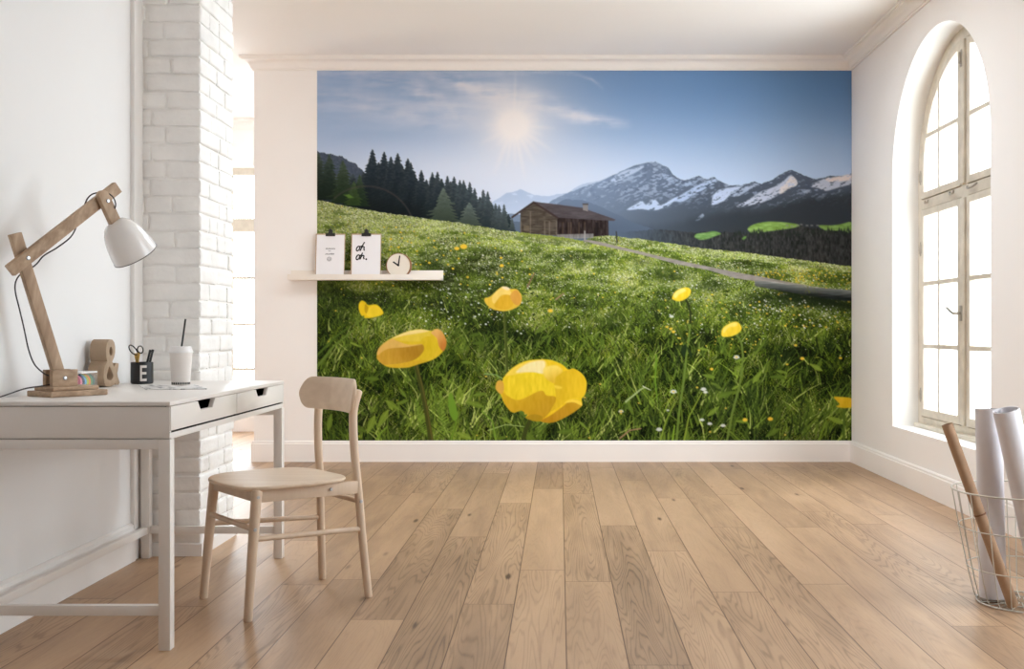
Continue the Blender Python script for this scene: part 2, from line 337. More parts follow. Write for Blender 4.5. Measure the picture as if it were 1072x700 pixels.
# ---------------------------------------------------------------- the printed landscape of the wallpaper
import numpy as np
MX0, MX1, MY0, MY1 = 332.0, 893.0, 74.0, 461.0
MS = 2.0                                    # print dots per photo pixel
def paint_mural():
    R = np.random.RandomState(7)
    W, H = int((MX1 - MX0) * MS), int((MY1 - MY0) * MS)
    yy, xx = np.mgrid[0:H, 0:W].astype(np.float32)
    X = MX0 + (xx + .5) / MS
    Y = MY0 + (yy + .5) / MS
    img = np.zeros((H, W, 3), np.float32)
    def c3(*c): return np.array(c, np.float32)
    def vnoise(sx, sy, seed):
        r = np.random.RandomState(seed)
        gw, gh = int(W / (sx * MS)) + 3, int(H / (sy * MS)) + 3
        g = r.rand(gh, gw).astype(np.float32)
        fx, fy = xx / (sx * MS), yy / (sy * MS)
        ix, iy = fx.astype(int), fy.astype(int)
        tx, ty = fx - ix, fy - iy
        tx, ty = tx * tx * (3 - 2 * tx), ty * ty * (3 - 2 * ty)
        a = g[iy, ix] * (1 - tx) + g[iy, ix + 1] * tx
        b = g[iy + 1, ix] * (1 - tx) + g[iy + 1, ix + 1] * tx
        return a * (1 - ty) + b * ty
    def fbm(sx, sy, seed, o=4):
        s, a, t = 0, 1.0, 0
        for k in range(o):
            s = s + a * vnoise(max(sx / 2 ** k, .6), max(sy / 2 ** k, .6), seed + k * 17)
            t += a; a *= .55
        return s / t
    def ss(a, b, v):
        t = np.clip((v - a) / (b - a), 0, 1)
        return t * t * (3 - 2 * t)
    class Mask:                              # a mask that lives in a small window of the picture
        def __init__(self, sl, m): self.sl, self.m = sl, m
        def __mul__(self, o): return Mask(self.sl, self.m * (o[self.sl] if isinstance(o, np.ndarray) and o.ndim == 2 else o))
        __rmul__ = __mul__
        __array_priority__ = 100
    def mix(a, m):
        nonlocal img
        if isinstance(m, Mask):
            a = np.asarray(a, np.float32)
            if a.ndim == 3: a = a[m.sl]
            k = m.m[..., None]
            img[m.sl] = img[m.sl] * (1 - k) + a * k
            return
        img = img * (1 - m[..., None]) + np.asarray(a, np.float32) * m[..., None]
    def line_y(pts, jit=None):
        p = np.array(pts, np.float32)
        y = np.interp(X[0], p[:, 0], p[:, 1])
        return y if jit is None else y + jit
    def below(y): return np.clip((Y - y[None, :]) * MS + .5, 0, 1)
    def poly(pts, soft=.35):
        # antialiased polygon mask
        p = np.array(pts, np.float32)
        x0, x1 = p[:, 0].min() - 2, p[:, 0].max() + 2
        y0, y1 = p[:, 1].min() - 2, p[:, 1].max() + 2
        i0, i1 = max(0, int((x0 - MX0) * MS)), min(W, int((x1 - MX0) * MS) + 1)
        j0, j1 = max(0, int((y0 - MY0) * MS)), min(H, int((y1 - MY0) * MS) + 1)
        if i1 <= i0 or j1 <= j0: return Mask(np.s_[0:1, 0:1], np.zeros((1, 1), np.float32))
        sx, sy = X[j0:j1, i0:i1], Y[j0:j1, i0:i1]
        ins = np.zeros(sx.shape, bool); dist = np.full(sx.shape, 1e9, np.float32)
        q = np.roll(p, -1, 0)
        for (ax, ay), (bx, by) in zip(p, q):
            if ay != by:
                c = ((ay > sy) != (by > sy)) & (sx < (bx - ax) * (sy - ay) / (by - ay) + ax)
                ins ^= c
            dx, dy = bx - ax, by - ay
            t = np.clip(((sx - ax) * dx + (sy - ay) * dy) / max(dx * dx + dy * dy, 1e-9), 0, 1)
            dist = np.minimum(dist, np.hypot(sx - ax - t * dx, sy - ay - t * dy))
        sd = np.where(ins, dist, -dist)
        return Mask(np.s_[j0:j1, i0:i1], np.clip(sd / (2 * soft) + .5, 0, 1))
    def smooth(pts, n=6):
        p = np.array(pts, np.float32); k = len(p); out = []
        for i in range(k):
            a, b, c, d = p[i - 1], p[i], p[(i + 1) % k], p[(i + 2) % k]
            for t in np.arange(n) / n:
                out.append(.5 * (2 * b + (c - a) * t + (2 * a - 5 * b + 4 * c - d) * t * t + (3 * b - a - 3 * c + d) * t ** 3))
        return np.array(out)
    def path(pts, w0, w1):
        p = np.array(pts, np.float32); n = len(pts) - 1; w_ = max(w0, w1)
        i0, i1 = max(0, int((p[:, 0].min() - w_ - 1 - MX0) * MS)), min(W, int((p[:, 0].max() + w_ + 1 - MX0) * MS) + 1)
        j0, j1 = max(0, int((p[:, 1].min() - w_ - 1 - MY0) * MS)), min(H, int((p[:, 1].max() + w_ + 1 - MY0) * MS) + 1)
        if i1 <= i0 or j1 <= j0: return Mask(np.s_[0:1, 0:1], np.zeros((1, 1), np.float32))
        sx, sy = X[j0:j1, i0:i1], Y[j0:j1, i0:i1]
        m = np.zeros(sx.shape, np.float32)
        for i in range(n):
            (ax, ay), (bx, by) = pts[i], pts[i + 1]
            dx, dy = bx - ax, by - ay
            t = np.clip(((sx - ax) * dx + (sy - ay) * dy) / (dx * dx + dy * dy), 0, 1)
            ww = w0 + (w1 - w0) * (i + t) / n
            m = np.maximum(m, np.clip((ww / 2 - np.hypot(sx - ax - t * dx, sy - ay - t * dy)) * MS + .5, 0, 1))
        return Mask(np.s_[j0:j1, i0:i1], m)
    def seg(x0, y0, x1, y1, w): return path([(x0, y0), (x1, y1)], w, w)
    # ---- sky
    u = (X - MX0) / (MX1 - MX0)
    v = ss(74, 205, Y)
    top = c3(134, 158, 188) * (1 - u)[..., None] + c3(92, 129, 168) * u[..., None]
    mid = c3(148, 168, 193) * (1 - u)[..., None] + c3(128, 155, 184) * u[..., None]
    bot = c3(190, 198, 209) * (1 - u)[..., None] + c3(166, 183, 202) * u[..., None]
    k1 = np.clip(v * 2, 0, 1)[..., None]; k2 = np.clip(v * 2 - 1, 0, 1)[..., None]
    img = (top * (1 - k1) + mid * k1) * (1 - k2) + bot * k2
    def band(pts, wid, seed, amt, col=(196, 197, 203)):
        p = np.array(pts, np.float32)
        cy = np.interp(X[0], p[:, 0], p[:, 1]); ww = np.interp(X[0], p[:, 0], wid)
        al = np.interp(X[0], p[:, 0], amt)
        d = (Y - cy[None] + 5 * (fbm(34, 12, seed, 3) - .5)) / np.maximum(ww[None], .5)
        n = fbm(30, 5, seed + 5, 5)
        # streaks that run down to the right
        sh = fbm(20, 20, seed + 9, 3)
        m = np.exp(-d * d) * ss(.25, .75, n * .65 + sh * .45) * al[None]
        mix(c3(*col), np.clip(m, 0, 1))
    band([(332, 96), (360, 104), (400, 112), (440, 124), (470, 130), (490, 134)], [10, 13, 14, 11, 8, 6], 11, [.35, .5, .6, .6, .4, 0])
    band([(340, 80), (400, 88), (440, 98), (480, 118), (520, 130)], [12, 15, 17, 15, 12], 31, [.25, .4, .95, .7, 0])
    band([(440, 76), (480, 88), (520, 100), (560, 104), (600, 120), (640, 128), (665, 130)], [7, 12, 15, 11, 9, 6, 4], 51, [.4, .95, 1, .85, .9, .8, 0], (204, 203, 206))
    band([(560, 112), (600, 124), (640, 131), (655, 134)], [4, 5, 3, 2], 71, [.3, .6, .7, 0], (206, 204, 207))
    band([(600, 76), (620, 84), (634, 95)], [3, 2, 2], 81, [.5, .5, 0])
    mix(c3(204, 208, 214), .45 * np.exp(-((X - 400) / 130) ** 2 - ((Y - 118) / 22) ** 2) * fbm(40, 10, 88, 4))
    mix(c3(198, 203, 211), .75 * np.exp(-((X - 545) / 130) ** 2 - ((Y - 195) / 40) ** 2))
    mix(c3(198, 204, 212), .55 * np.exp(-((X - 430) / 90) ** 2 - ((Y - 190) / 30) ** 2))
    # ---- sun glare printed in the picture
    dx, dy = X - 538.5, Y - 131
    r = np.hypot(dx, dy); a = np.arctan2(dy, dx)
    mix(c3(212, 209, 207), .88 * np.exp(-(r / 56) ** 1.4))
    ray = np.zeros_like(r)
    for ang, L, wd in [(78, 60, .07), (88, 46, .06), (100, 48, .07), (112, 58, .09), (128, 30, .10), (150, 44, .10), (166, 30, .1), (180, 34, .08), (200, 24, .1),
                       (62, 50, .07), (48, 40, .08), (34, 54, .08), (20, 34, .08), (5, 46, .06), (-12, 28, .08), (-30, 30, .1), (-60, 30, .1), (-88, 62, .05), (-75, 34, .06), (-110, 26, .1), (-140, 30, .1)]:
        da = np.angle(np.exp(1j * (a - np.radians(ang))))
        ray = np.maximum(ray, np.exp(-(da * np.maximum(r, 8) / (wd * 26 + .5)) ** 2) * np.clip(1 - r / L, 0, 1) ** .8)
    mix(c3(222, 215, 208), np.clip(ray * .62, 0, 1))
    mix(c3(222, 216, 210), .9 * np.exp(-(r / 27) ** 2)); mix(c3(227, 219, 210), ss(18, 9, r + 3 * (fbm(5, 5, 3, 2) - .5)))
    mix(c3(227, 219, 210), .8 * np.exp(-(r / 19) ** 3))
    # ---- mountains
    def jag(seed, amp, s):
        n = fbm(s, s, seed, 4)
        return (n[5] - .5) * amp * 2
    far = line_y([(500, 222), (519, 210), (531, 202), (539, 200.5), (545.7, 198), (553, 201.7), (567, 205.4), (577, 205), (596, 201), (607, 194.3), (617, 191), (627, 190), (640, 184), (893, 260)], jag(91, 1.2, 6))
    m = below(far)
    hz = ss(198, 232, Y)
    mix(c3(160, 174, 192) * (1 - hz[..., None]) + c3(176, 187, 201) * hz[..., None], m)
    n = fbm(9, 3, 95, 4); mix(c3(194, 203, 215), m * ss(.55, .75, n) * .6 * ss(225, 205, Y))
    main = line_y([(560, 224), (580, 209), (596, 202), (612, 195.5), (628, 191), (640, 184.5), (659, 175.7), (668, 173), (677.7, 170.7), (687, 169.4), (692.7, 172.2), (700.5, 175.3), (703, 179), (706, 183.6), (714, 188.4),
                   (718.6, 189), (726, 186.5), (732.8, 183.4), (738, 187.5), (743, 187), (748.5, 185.4), (756.4, 190.7), (761, 193.2), (766, 194.6), (772, 194.9), (781, 193), (790.8, 190.4), (798, 193.4), (804, 190.5), (811, 187.6),
                   (818, 183), (824, 179.5), (829.8, 178), (837, 181.2), (843, 184), (850, 186), (855.8, 188.2), (863, 186.5), (870.7, 184), (880, 184.3), (887, 183.5), (893, 181.8)], jag(101, 1.3, 5))
    m = below(main)
    ux = ss(560, 800, X)[..., None]; dep = ss(178, 246, Y)[..., None]
    up = c3(126, 142, 163) * (1 - ux) + c3(78, 86, 97) * ux
    lo = c3(108, 122, 138) * (1 - ux) + c3(49, 54, 57) * ux
    mix(up * (1 - dep) + lo * dep, m)
    # rock relief : ridged, slanting
    sl = X * .55 + Y
    def slanted(sx, sy, seed):
        r_ = np.random.RandomState(seed); g = r_.rand(256, 256).astype(np.float32)
        fx = (X - MX0) / sx + 40; fy = ((Y - MY0) + (X - MX0) * .45) / sy + 40
        ix, iy = fx.astype(int), fy.astype(int); tx, ty = fx - ix, fy - iy
        tx, ty = tx * tx * (3 - 2 * tx), ty * ty * (3 - 2 * ty); M = 255
        return (g[iy & M, ix & M] * (1 - tx) + g[iy & M, (ix + 1) & M] * tx) * (1 - ty) + (g[(iy + 1) & M, ix & M] * (1 - tx) + g[(iy + 1) & M, (ix + 1) & M] * tx) * ty
    rk = slanted(6, 5, 1) * .5 + slanted(3, 2.2, 2) * .3 + fbm(3, 2, 3, 3) * .3
    rock = ss(.35, .75, rk)
    hi = below(main) * ss(226, 196, Y + (X - 700) * -.02)
    con = (.35 + .4 * ss(600, 700, X))
    mix(c3(66, 76, 92) * .55 + (img * .45), hi * ss(.55, .25, rk) * con * .9)
    # snow by noise on the central massif
    sn = slanted(5, 1.7, 21) * .45 + fbm(3.4, 1.5, 25, 4) * .65
    zone = np.exp(-((X - 690) / 46) ** 2 - ((Y - 196) / 17) ** 2)
    sc_ = c3(176, 190, 209)
    mix(sc_, hi * ss(.58, .80, sn + .10 * zone) * .50)
    def snow(pts, col, amt=.9, seed=5, thr=.42):
        pm = poly(smooth(pts, 3), .7)
        n_ = slanted(5, 1.5, seed) * .5 + fbm(2.4, 1.3, seed + 3, 3) * .6
        mix(c3(*col), pm * ss(thr - .06, thr + .16, n_) * amt)
    snow([(657, 219.7), (668, 213), (673, 210), (677, 214), (685, 208.5), (690, 212), (693, 215), (706, 207.5), (709, 208.5), (700, 216), (692, 219), (684, 220.5), (672, 219)], (172, 186, 204), .95, 5, .34)
    snow([(706, 208), (716, 203), (726, 197), (738, 191), (752, 187), (755, 189), (742, 196), (737, 199), (728, 204), (716, 211), (708, 211)], (165, 180, 202), .9, 9, .42)
    snow([(746, 213), (748, 204), (757, 198), (770, 196), (778, 196), (770, 200), (764, 205), (758, 211), (748, 214.5)], (176, 187, 205), .95, 13, .36)
    snow([(692, 180), (704, 185), (716, 191), (728, 190), (734, 187), (726, 194), (714, 196), (700, 190)], (160, 176, 198), .7, 17, .5)
    snow([(640, 187), (652, 180), (664, 176), (676, 173), (668, 180), (655, 186), (645, 192)], (186, 198, 214), .7, 19, .46)
    snow([(772, 216), (785, 209), (797, 201), (806, 198), (815, 194), (822, 189), (829, 183), (833, 187), (836, 190), (834, 195), (825, 197), (818, 203), (808, 208), (796, 213), (780, 216)], (176, 182, 194), .95, 23, .36)
    snow([(816, 199), (824, 191), (830, 184), (835, 189), (835, 194), (826, 198), (819, 203)], (206, 194, 184), .85, 27, .42)
    snow([(849, 195), (860, 189), (868, 186), (876, 187), (893, 182.5), (893, 192), (880, 196), (866, 200), (858, 197)], (176, 180, 190), .95, 29, .34)
    snow([(866, 187), (878, 185), (893, 182.5), (893, 188), (880, 190), (868, 190)], (214, 196, 184), .9, 33, .36)
    snow([(752, 200), (764, 197), (778, 197), (790, 192), (796, 194), (784, 200), (770, 206)], (168, 179, 197), .75, 37, .44)
    snow([(835, 203), (843, 200), (850, 199), (846, 203), (838, 206)], (150, 160, 175), .7, 39, .45)
    snow([(729, 231), (736, 224), (738, 226.5), (734, 230)], (172, 184, 198), .9, 35, .3)
    # forested slopes below the rock
    sl1 = line_y([(560, 250), (640, 226), (680, 232), (730, 222), (770, 216), (800, 214), (840, 203), (860, 200), (893, 196)], jag(131, 3, 8))
    mm = ss(0, 12, Y - sl1[None]) * below(main)
    mix(c3(86, 100, 116) * (1 - ux) + c3(47, 51, 54) * ux, mm * .85)
    ridge = line_y([(575, 232), (583.6, 213.5), (589, 210), (594, 208), (601, 209.5), (610, 209), (618.6, 212), (631, 217), (650, 226), (672, 236), (700, 244), (740, 258), (893, 300)], jag(141, 1, 5))
    mix(c3(112, 126, 145) * (1 - dep) + c3(80, 92, 106) * dep, below(ridge) * .9)
    lowf = line_y([(560, 300), (640, 243), (690, 240), (720, 243), (760, 243), (784, 245), (800, 243), (820, 240), (836, 236), (860, 240), (893, 241)], jag(151, 2.2, 4))
    fm = below(lowf) * ss(640, 720, X)
    tx_ = fbm(1.6, 4, 155, 3)
    mix(c3(46, 46, 43) + (tx_[..., None] - .5) * 60, fm * .92)
    mix(c3(74, 86, 98), fm * ss(780, 640, X) * .45)
    for pts, col in [([(728, 247), (731, 244.5), (740, 243.5), (748, 242), (756, 244.5), (750, 247), (742, 250), (735, 251), (729, 249)], (104, 138, 74)),
                     ([(784, 239), (790, 235), (805, 232), (825, 233), (838, 235.5), (832, 238.5), (815, 241), (800, 243), (790, 245), (785, 242)], (118, 148, 70)),
                     ([(858, 236), (870, 236), (880, 235), (893, 232.5), (893, 243), (880, 241.5), (865, 241)], (114, 144, 70)), ([(778, 249), (782, 247), (782, 249), (779, 251)], (90, 130, 55))]:
        pm = poly(smooth(pts, 3), .7); mix(c3(*col) + (fbm(5, 1.4, 161, 4)[..., None] - .5) * 60, pm)
    for q in range(120):
        x_ = 770 + R.rand() * 123; y_ = 244.5 + R.randn() * 1.5 if x_ < 840 else 242.5 + R.randn() * 1.3
        mix(c3(40, 44, 38), .85 * poly([(x_ - 1.1, y_ + 1.5), (x_, y_ - 2.2 - R.rand() * 1.5), (x_ + 1.1, y_ + 1.5)], .4))
    for x_, y_ in [(825, 236), (830, 237), (836, 236), (840, 235), (846, 236), (851, 236), (857, 236)]:
        mix(c3(120, 115, 110), .7 * poly([(x_ - 1.3, y_ - .8), (x_ + 1.3, y_ - .8), (x_ + 1.3, y_ + .8), (x_ - 1.3, y_ + .8)], .4))
    def conifer(x0, y0, yb, hw, top_c, bot_c, seed, rag=.55, tilt=0):
        r_ = np.random.RandomState(seed)
        h = yb - y0
        j0, j1 = max(0, int((y0 - MY0) * MS)), min(H, int((yb - MY0) * MS))
        if j1 <= j0: return
        i0, i1 = max(0, int((x0 - hw * 1.6 - MX0) * MS)), min(W, int((x0 + hw * 1.6 - MX0) * MS) + 1)
        if i1 <= i0: return
        sx, sy = X[j0:j1, i0:i1], Y[j0:j1, i0:i1]
        t = np.maximum((sy - y0) / h, 0)
        def side(s):
            tiers = max(5, int(h / 3.2)); ph = r_.rand()
            amp = r_.rand(tiers + 3)
            q = t * tiers + ph; fr = q - np.floor(q); am = amp[np.floor(q).astype(int)]
            return hw * (t ** .85) * (1 - rag * .5 + rag * (fr ** .8) * (.5 + am)) + .35
        wl, wr = side(0), side(1)
        d = np.where(sx < x0, wl - (x0 - sx), wr - (sx - x0))
        n_ = fbm_s[j0:j1, i0:i1]; d = d + (np.roll(fbm_s, seed * 29, 1)[j0:j1, i0:i1] - .5) * min(3.4, hw * .34) * np.clip(t * 4, 0, 1)
        m_ = np.clip(d * MS * .8 + .5, 0, 1) * (sy >= y0)
        tt = np.clip(t * 1.15, 0, 1)[..., None]
        edge = np.exp(-np.clip(d, 0, 9) / 2.2)[..., None]
        col = c3(*top_c) * (1 - tt) + c3(*bot_c) * tt
        col = col + (n_[..., None] - .5) * 34 * (1.15 - tt) + edge * c3(10, 10, 6)
        sub = img[j0:j1, i0:i1]
        img[j0:j1, i0:i1] = sub * (1 - m_[..., None]) + col * m_[..., None]
    fbm_s = fbm(2.2, 1.4, 171, 3)
    # left hill behind the firs
    hill = line_y([(332, 159), (344, 161), (356, 163), (365, 168), (376, 174), (390, 190), (420, 215), (893, 400)], jag(181, 2, 2.4))
    mix(c3(68, 76, 88) + (fbm(2, 2, 183, 3)[..., None] - .5) * 30, below(hill) * (X < 420))
    mead = line_y([(332, 209.3), (345, 212), (358.6, 215.4), (375, 218), (390, 220.5), (410, 223.8), (430, 226.5), (450.6, 229.5), (481.4, 233.4), (507, 237.6), (526.5, 241.2), (541, 242.6), (567, 245.7), (590, 248.2), (610, 252), (630, 256), (893, 330)], jag(191, .9, 3))
    # firs : tips read off the picture
    tips = [(386, 172), (397, 170), (413, 172), (421, 172), (434, 180), (447, 188), (463, 187), (480, 195), (498, 205), (515, 212), (533, 224), (404, 168), (440, 188), (455, 186), (472, 190), (488, 196), (503, 206), (370, 182), (381, 180)]
    for i, (tx0, ty0) in enumerate(tips):
        yb = float(np.interp(tx0, X[0], mead)) + 2
        conifer(tx0, ty0, yb, (yb - ty0) * .30, (44, 52, 57), (20, 27, 28), 300 + i)
    front = [(390.3, 156.5), (402.7, 159), (409.8, 164), (416.9, 160.6), (427.5, 166), (430.5, 170), (441.7, 178), (453.2, 180.4), (458.6, 180), (469, 184), (476, 185), (482, 188.5), (486, 188.6), (492.4, 190.4), (497.5, 197), (506.5, 198.6), (511.3, 200.6), (519.4, 213), (523.2, 214.5), (528.4, 214), (536.8, 228)]
    for i, (tx0, ty0) in enumerate(front):
        yb = float(np.interp(tx0, X[0], mead)) + 2
        hw = (yb - ty0) * (.24 if tx0 < 435 else .21)
        k = np.clip((tx0 - 440) / 90, 0, 1)
        conifer(tx0, ty0, yb, hw, (46 + 24 * k, 54 + 24 * k, 60 + 22 * k), (19 + 26 * k, 25 + 28 * k, 27 + 26 * k), 400 + i)
    mix(c3(18, 24, 25), ss(205, 222, Y + (X - 400) * -.12) * (X < 520) * (Y < mead[None]) * .72 * ss(440 + 60, 330, X - 40))
    for i, (tx0, ty0, hw, tc, bc) in enumerate([(333.6, 160, 13, (56, 66, 58), (22, 30, 24)), (345, 161.5, 14, (50, 62, 54), (24, 32, 24)), (359.5, 168, 13, (54, 66, 52), (30, 42, 26)), (377, 183, 9, (48, 62, 46), (26, 38, 24)), (371, 190, 8, (50, 66, 42), (40, 56, 26)),
                                     (464.7, 197, 15, (84, 94, 84), (52, 62, 50)), (492, 212, 12.5, (86, 96, 90), (60, 68, 58))]):
        yb = float(np.interp(tx0, X[0], mead)) + (1 if i > 4 else -2)
        conifer(tx0, ty0, yb, hw, tc, bc, 500 + i, .7)
    mix(c3(90, 122, 46), .8 * poly([(360, 204), (366, 203.5), (371, 207), (366, 207.5)], .7))
    # ---- meadow base
    m1 = np.clip((Y - mead[None]) * MS + .5, 0, 1)
    rmead = line_y([(600, 262), (617, 249.5), (624, 246.4), (640, 246.8), (646, 247.4), (660, 249.3), (671, 250.2), (706, 255.2), (734, 259.8), (752, 261.8), (774, 263.3), (806, 267.8), (843, 272.5), (871, 276.3), (893, 279)], jag(201, 1.1, 4))
    m2 = below(rmead) * (X > 612)
    mm = np.clip(np.maximum(m1, m2), 0, 1)
    d = ss(210, 461, Y)
    near_ = c3(60, 76, 24); midc = c3(100, 120, 48); farc = c3(148, 158, 92)
    t1 = ss(205, 290, Y - (X - 332) * .11)[..., None]; t2 = ss(270, 400, Y - (X - 332) * .03)[..., None]
    base = (farc * (1 - t1) + midc * t1) * (1 - t2) + near_ * t2
    big = fbm(46, 15, 211, 4); sm = fbm(4, 2.2, 215, 3)
    base = base * (.62 + .76 * big[..., None]) + (sm[..., None] - .5) * 50
    mix(base, mm)
    # strip beyond the track: yellow-lit bank
    px = np.array([600, 617, 630, 664, 694, 730, 770, 804, 834, 858.6, 893], np.float32)
    ptop = np.interp(X[0], px, [250, 251, 253.4, 261.4, 268.6, 276.4, 284.5, 290.7, 296.4, 300.7, 307])
    pbot = np.interp(X[0], [600, 617, 630, 664, 710, 744, 770, 791, 893], [252, 253.5, 257, 264.4, 276.4, 283, 291, 294, 312])
    bank = m2 * np.clip((ptop[None] - Y) * MS, 0, 1) * (X > 612)
    fr = np.clip((Y - rmead[None]) / np.maximum(ptop[None] - rmead[None], 2), 0, 1)[..., None]
    bc = c3(150, 168, 66) * (1 - fr) + c3(58, 80, 22) * fr
    bc = bc * (.45 + 1.1 * fbm(12, 5, 221, 4)[..., None]) + (sm[..., None] - .5) * 60
    mix(bc, bank)
    # ---- blades and speckle, back to front
    def splat(xs, ys, cs, wd=1):
        i = ((xs - MX0) * MS).astype(int); j = ((ys - MY0) * MS).astype(int)
        for o in range(wd):
            ii = i + o
            k = (ii >= 0) & (ii < W) & (j >= 0) & (j < H)
            kk = np.where(k)[0]
            ok = mm[j[kk], ii[kk]] > .6
            kk = kk[ok]
            img[j[kk], ii[kk]] = img[j[kk], ii[kk]] * .15 + cs[kk] * .85
    pal = c3((26, 36, 10), (36, 50, 14), (50, 68, 18), (66, 88, 24), (84, 108, 32), (104, 128, 40), (124, 146, 44), (146, 162, 56), (168, 176, 84), (196, 200, 146))
    def gtop(x): return np.minimum(np.interp(x, X[0], mead), np.where(x > 617, np.interp(x, X[0], rmead), 999))
    # far speckle
    N = 52000
    sx = MX0 + R.rand(N) * (MX1 - MX0); g = gtop(sx)
    sy = g + (R.rand(N) ** 1.3) * 120
    depth = (sy - g) / 120
    bign = fbm(30, 9, 231, 4)
    jj = np.clip(((sy - MY0) * MS).astype(int), 0, H - 1); ii = np.clip(((sx - MX0) * MS).astype(int), 0, W - 1)
    lum = bign[jj, ii] * 1.3 - .65 + R.randn(N) * .22 + .08
    col = (farc * (1 - depth[:, None]) + midc * depth[:, None]) * (1 + .75 * lum[:, None])
    fl = R.rand(N) < .26 * (1 - depth)
    col[fl] = c3(198, 200, 166) * (.8 + .25 * R.rand(fl.sum(), 1))
    fl = R.rand(N) < .012
    col[fl] = c3(206, 176, 52)
    o = np.argsort(sy); L = 1 + depth * 3
    for s in np.linspace(0, 1, 5):
        splat(sx[o] + (R.rand() - .5) * s, sy[o] - s * L[o], np.clip(col[o], 0, 255), 1)
    # blades
    def blades(N, lo_, hi_, wd, Lmul, bias, spread, dark=0.0, leanm=.2, leans=.5, tip=.42, root=.68):
        sx = MX0 - 6 + R.rand(N) * (MX1 - MX0 + 12); sy = lo_ + R.rand(N) * (hi_ - lo_)
        sy = np.maximum(sy, gtop(np.clip(sx, MX0, MX1)) + 12)
        k = np.clip((sy - 250) / 210, 0, 1)
        L = (2.2 + 17 * k ** 1.3) * (.45 + R.rand(N)) * Lmul
        lean = R.randn(N) * leans + leanm
        curve = R.randn(N) * .4
        jj = np.clip(((sy - MY0) * MS).astype(int), 0, H - 1); ii = np.clip(((sx - MX0) * MS).astype(int), 0, W - 1)
        lum = np.clip(bias + (big[jj, ii] - .5) * 1.5 + (clump[jj, ii] - .5) * 1.1 * k + R.randn(N) * spread * (.55 + .45 * k), 0, .999)
        cl = pal[(lum * len(pal)).astype(int)] * (.9 + .2 * R.rand(N, 1))
        cl = cl * (1 - .14 * k[:, None]) + (1 - k[:, None]) * c3(22, 20, 13)
        o = np.argsort(sy); sx, sy, L, lean, curve, cl = sx[o], sy[o], L[o], lean[o], curve[o], cl[o]
        n = int(14 + 14 * Lmul)
        for s in np.linspace(0, 1, n):
            splat(sx + L * (lean * s + curve * s * s), sy - L * s, cl * (root + tip * s), wd if s < .75 else max(1, wd - 1))
    def leaves(N, lo_, hi_, size, bias):
        sx = MX0 + R.rand(N) * 561; sy = lo_ + R.rand(N) * (hi_ - lo_)
        k = np.clip((sy - 250) / 210, 0, 1); L = size * (.4 + .8 * k) * (.5 + R.rand(N)); an = R.rand(N) * 6.283
        lum = np.clip(bias + R.randn(N) * .2, 0, .999); cl = pal[(lum * len(pal)).astype(int)]
        for s in np.linspace(-1, 1, 9):
            wv = np.sqrt(max(0, 1 - s * s)) * .34
            for q in np.linspace(-1, 1, 4):
                splat(sx + L * (np.cos(an) * s - np.sin(an) * q * wv), sy + L * (np.sin(an) * s + np.cos(an) * q * wv) * .7, cl * (.95 + .12 * q), 1)
    clump = fbm(9, 11, 271, 3)
    gap = fbm(8, 10, 241, 3)
    mix(c3(30, 42, 14), mm * ss(330, 430, Y) * .55)
    blades(16000, 236, 330, 1, .8, .52, .17, tip=.3, root=.78)
    blades(22000, 262, 350, 1, .85, .48, .22)
    blades(9000, 310, 420, 1, 1.0, .40, .22)
    leaves(2600, 300, 420, 2.6, .42)
    blades(4200, 350, 480, 3, 1.0, .24, .18)
    leaves(1500, 350, 462, 4.6, .34)
    mix(c3(14, 22, 8), mm * ss(.56, .70, gap) * ss(310, 400, Y) * .72)
    blades(5200, 340, 482, 2, 1.0, .34, .2)
    leaves(900, 350, 462, 4.0, .46)
    mix(c3(14, 22, 8), mm * ss(.60, .74, np.roll(gap, 211, 1)) * ss(330, 420, Y) * .6)
    blades(2600, 350, 484, 2, 1.1, .50, .2)
    blades(1900, 330, 484, 1, 1.2, .66, .16, leans=.8)
    blades(240, 300, 470, 1, 1.0, .95, .05, leans=1.1)
    # ---- grade : calmer, darker towards the reader
    kk = mm[..., None]
    kn = (ss(290, 400, Y))[..., None]
    g_ = np.clip(img / 255.0, 0, 1)
    gr = (g_ ** 1.16) * c3(.95, .93, .97) * (1 - kn) + (g_ ** 1.42) * c3(1.02, 1.02, .88) * kn
    img = 255.0 * (g_ * (1 - kk) + kk * gr)
    # mottle of clumps and white umbels on the far slope
    fz = mm * ss(340, 275, Y - (X - 332) * .03)
    mot = fbm(11, 3.2, 281, 4)
    mix(c3(66, 82, 30), fz * ss(.56, .74, mot) * .6)
    mix(c3(176, 182, 128), fz * ss(.60, .30, mot) * .30)
    def specks(N, x0, x1, d0, d1, col, sz, jit):
        sx = x0 + R.rand(N) * (x1 - x0); sy = gtop(sx) + d0 + (R.rand(N) ** 1.4) * (d1 - d0)
        ii = np.clip(((sx - MX0) * MS).astype(int), 0, W - 1); jj = np.clip(((sy - MY0) * MS).astype(int), 0, H - 1)
        keep = R.rand(N) < np.clip(1.5 - 2.0 * mot[jj, ii], .05, 1); sx, sy = sx[keep], sy[keep]
        cl = c3(*col) * (1 + jit * R.randn(len(sx), 1))
        for ox in range(sz):
            for oy in range(max(1, sz - 1)): splat(sx + ox / MS, sy + oy / MS, np.clip(cl, 0, 235), 1)
    specks(9000, 332, 893, 0, 70, (58, 76, 26), 2, .2)
    specks(7000, 332, 893, 0, 60, (204, 204, 172), 2, .08)
    specks(2600, 332, 893, 30, 95, (200, 202, 176), 2, .08)
    specks(5000, 332, 893, 2, 90, (150, 160, 74), 2, .12)
    # ---- tufts of single blades
    tp = [(332 + R.rand() * 561, 318 + 172 * R.rand()) for _ in range(560)]
    tp.sort(key=lambda q: q[1])
    dk, md, lt, hl = c3(28, 38, 13), c3(78, 98, 30), c3(124, 144, 48), c3(172, 182, 92)
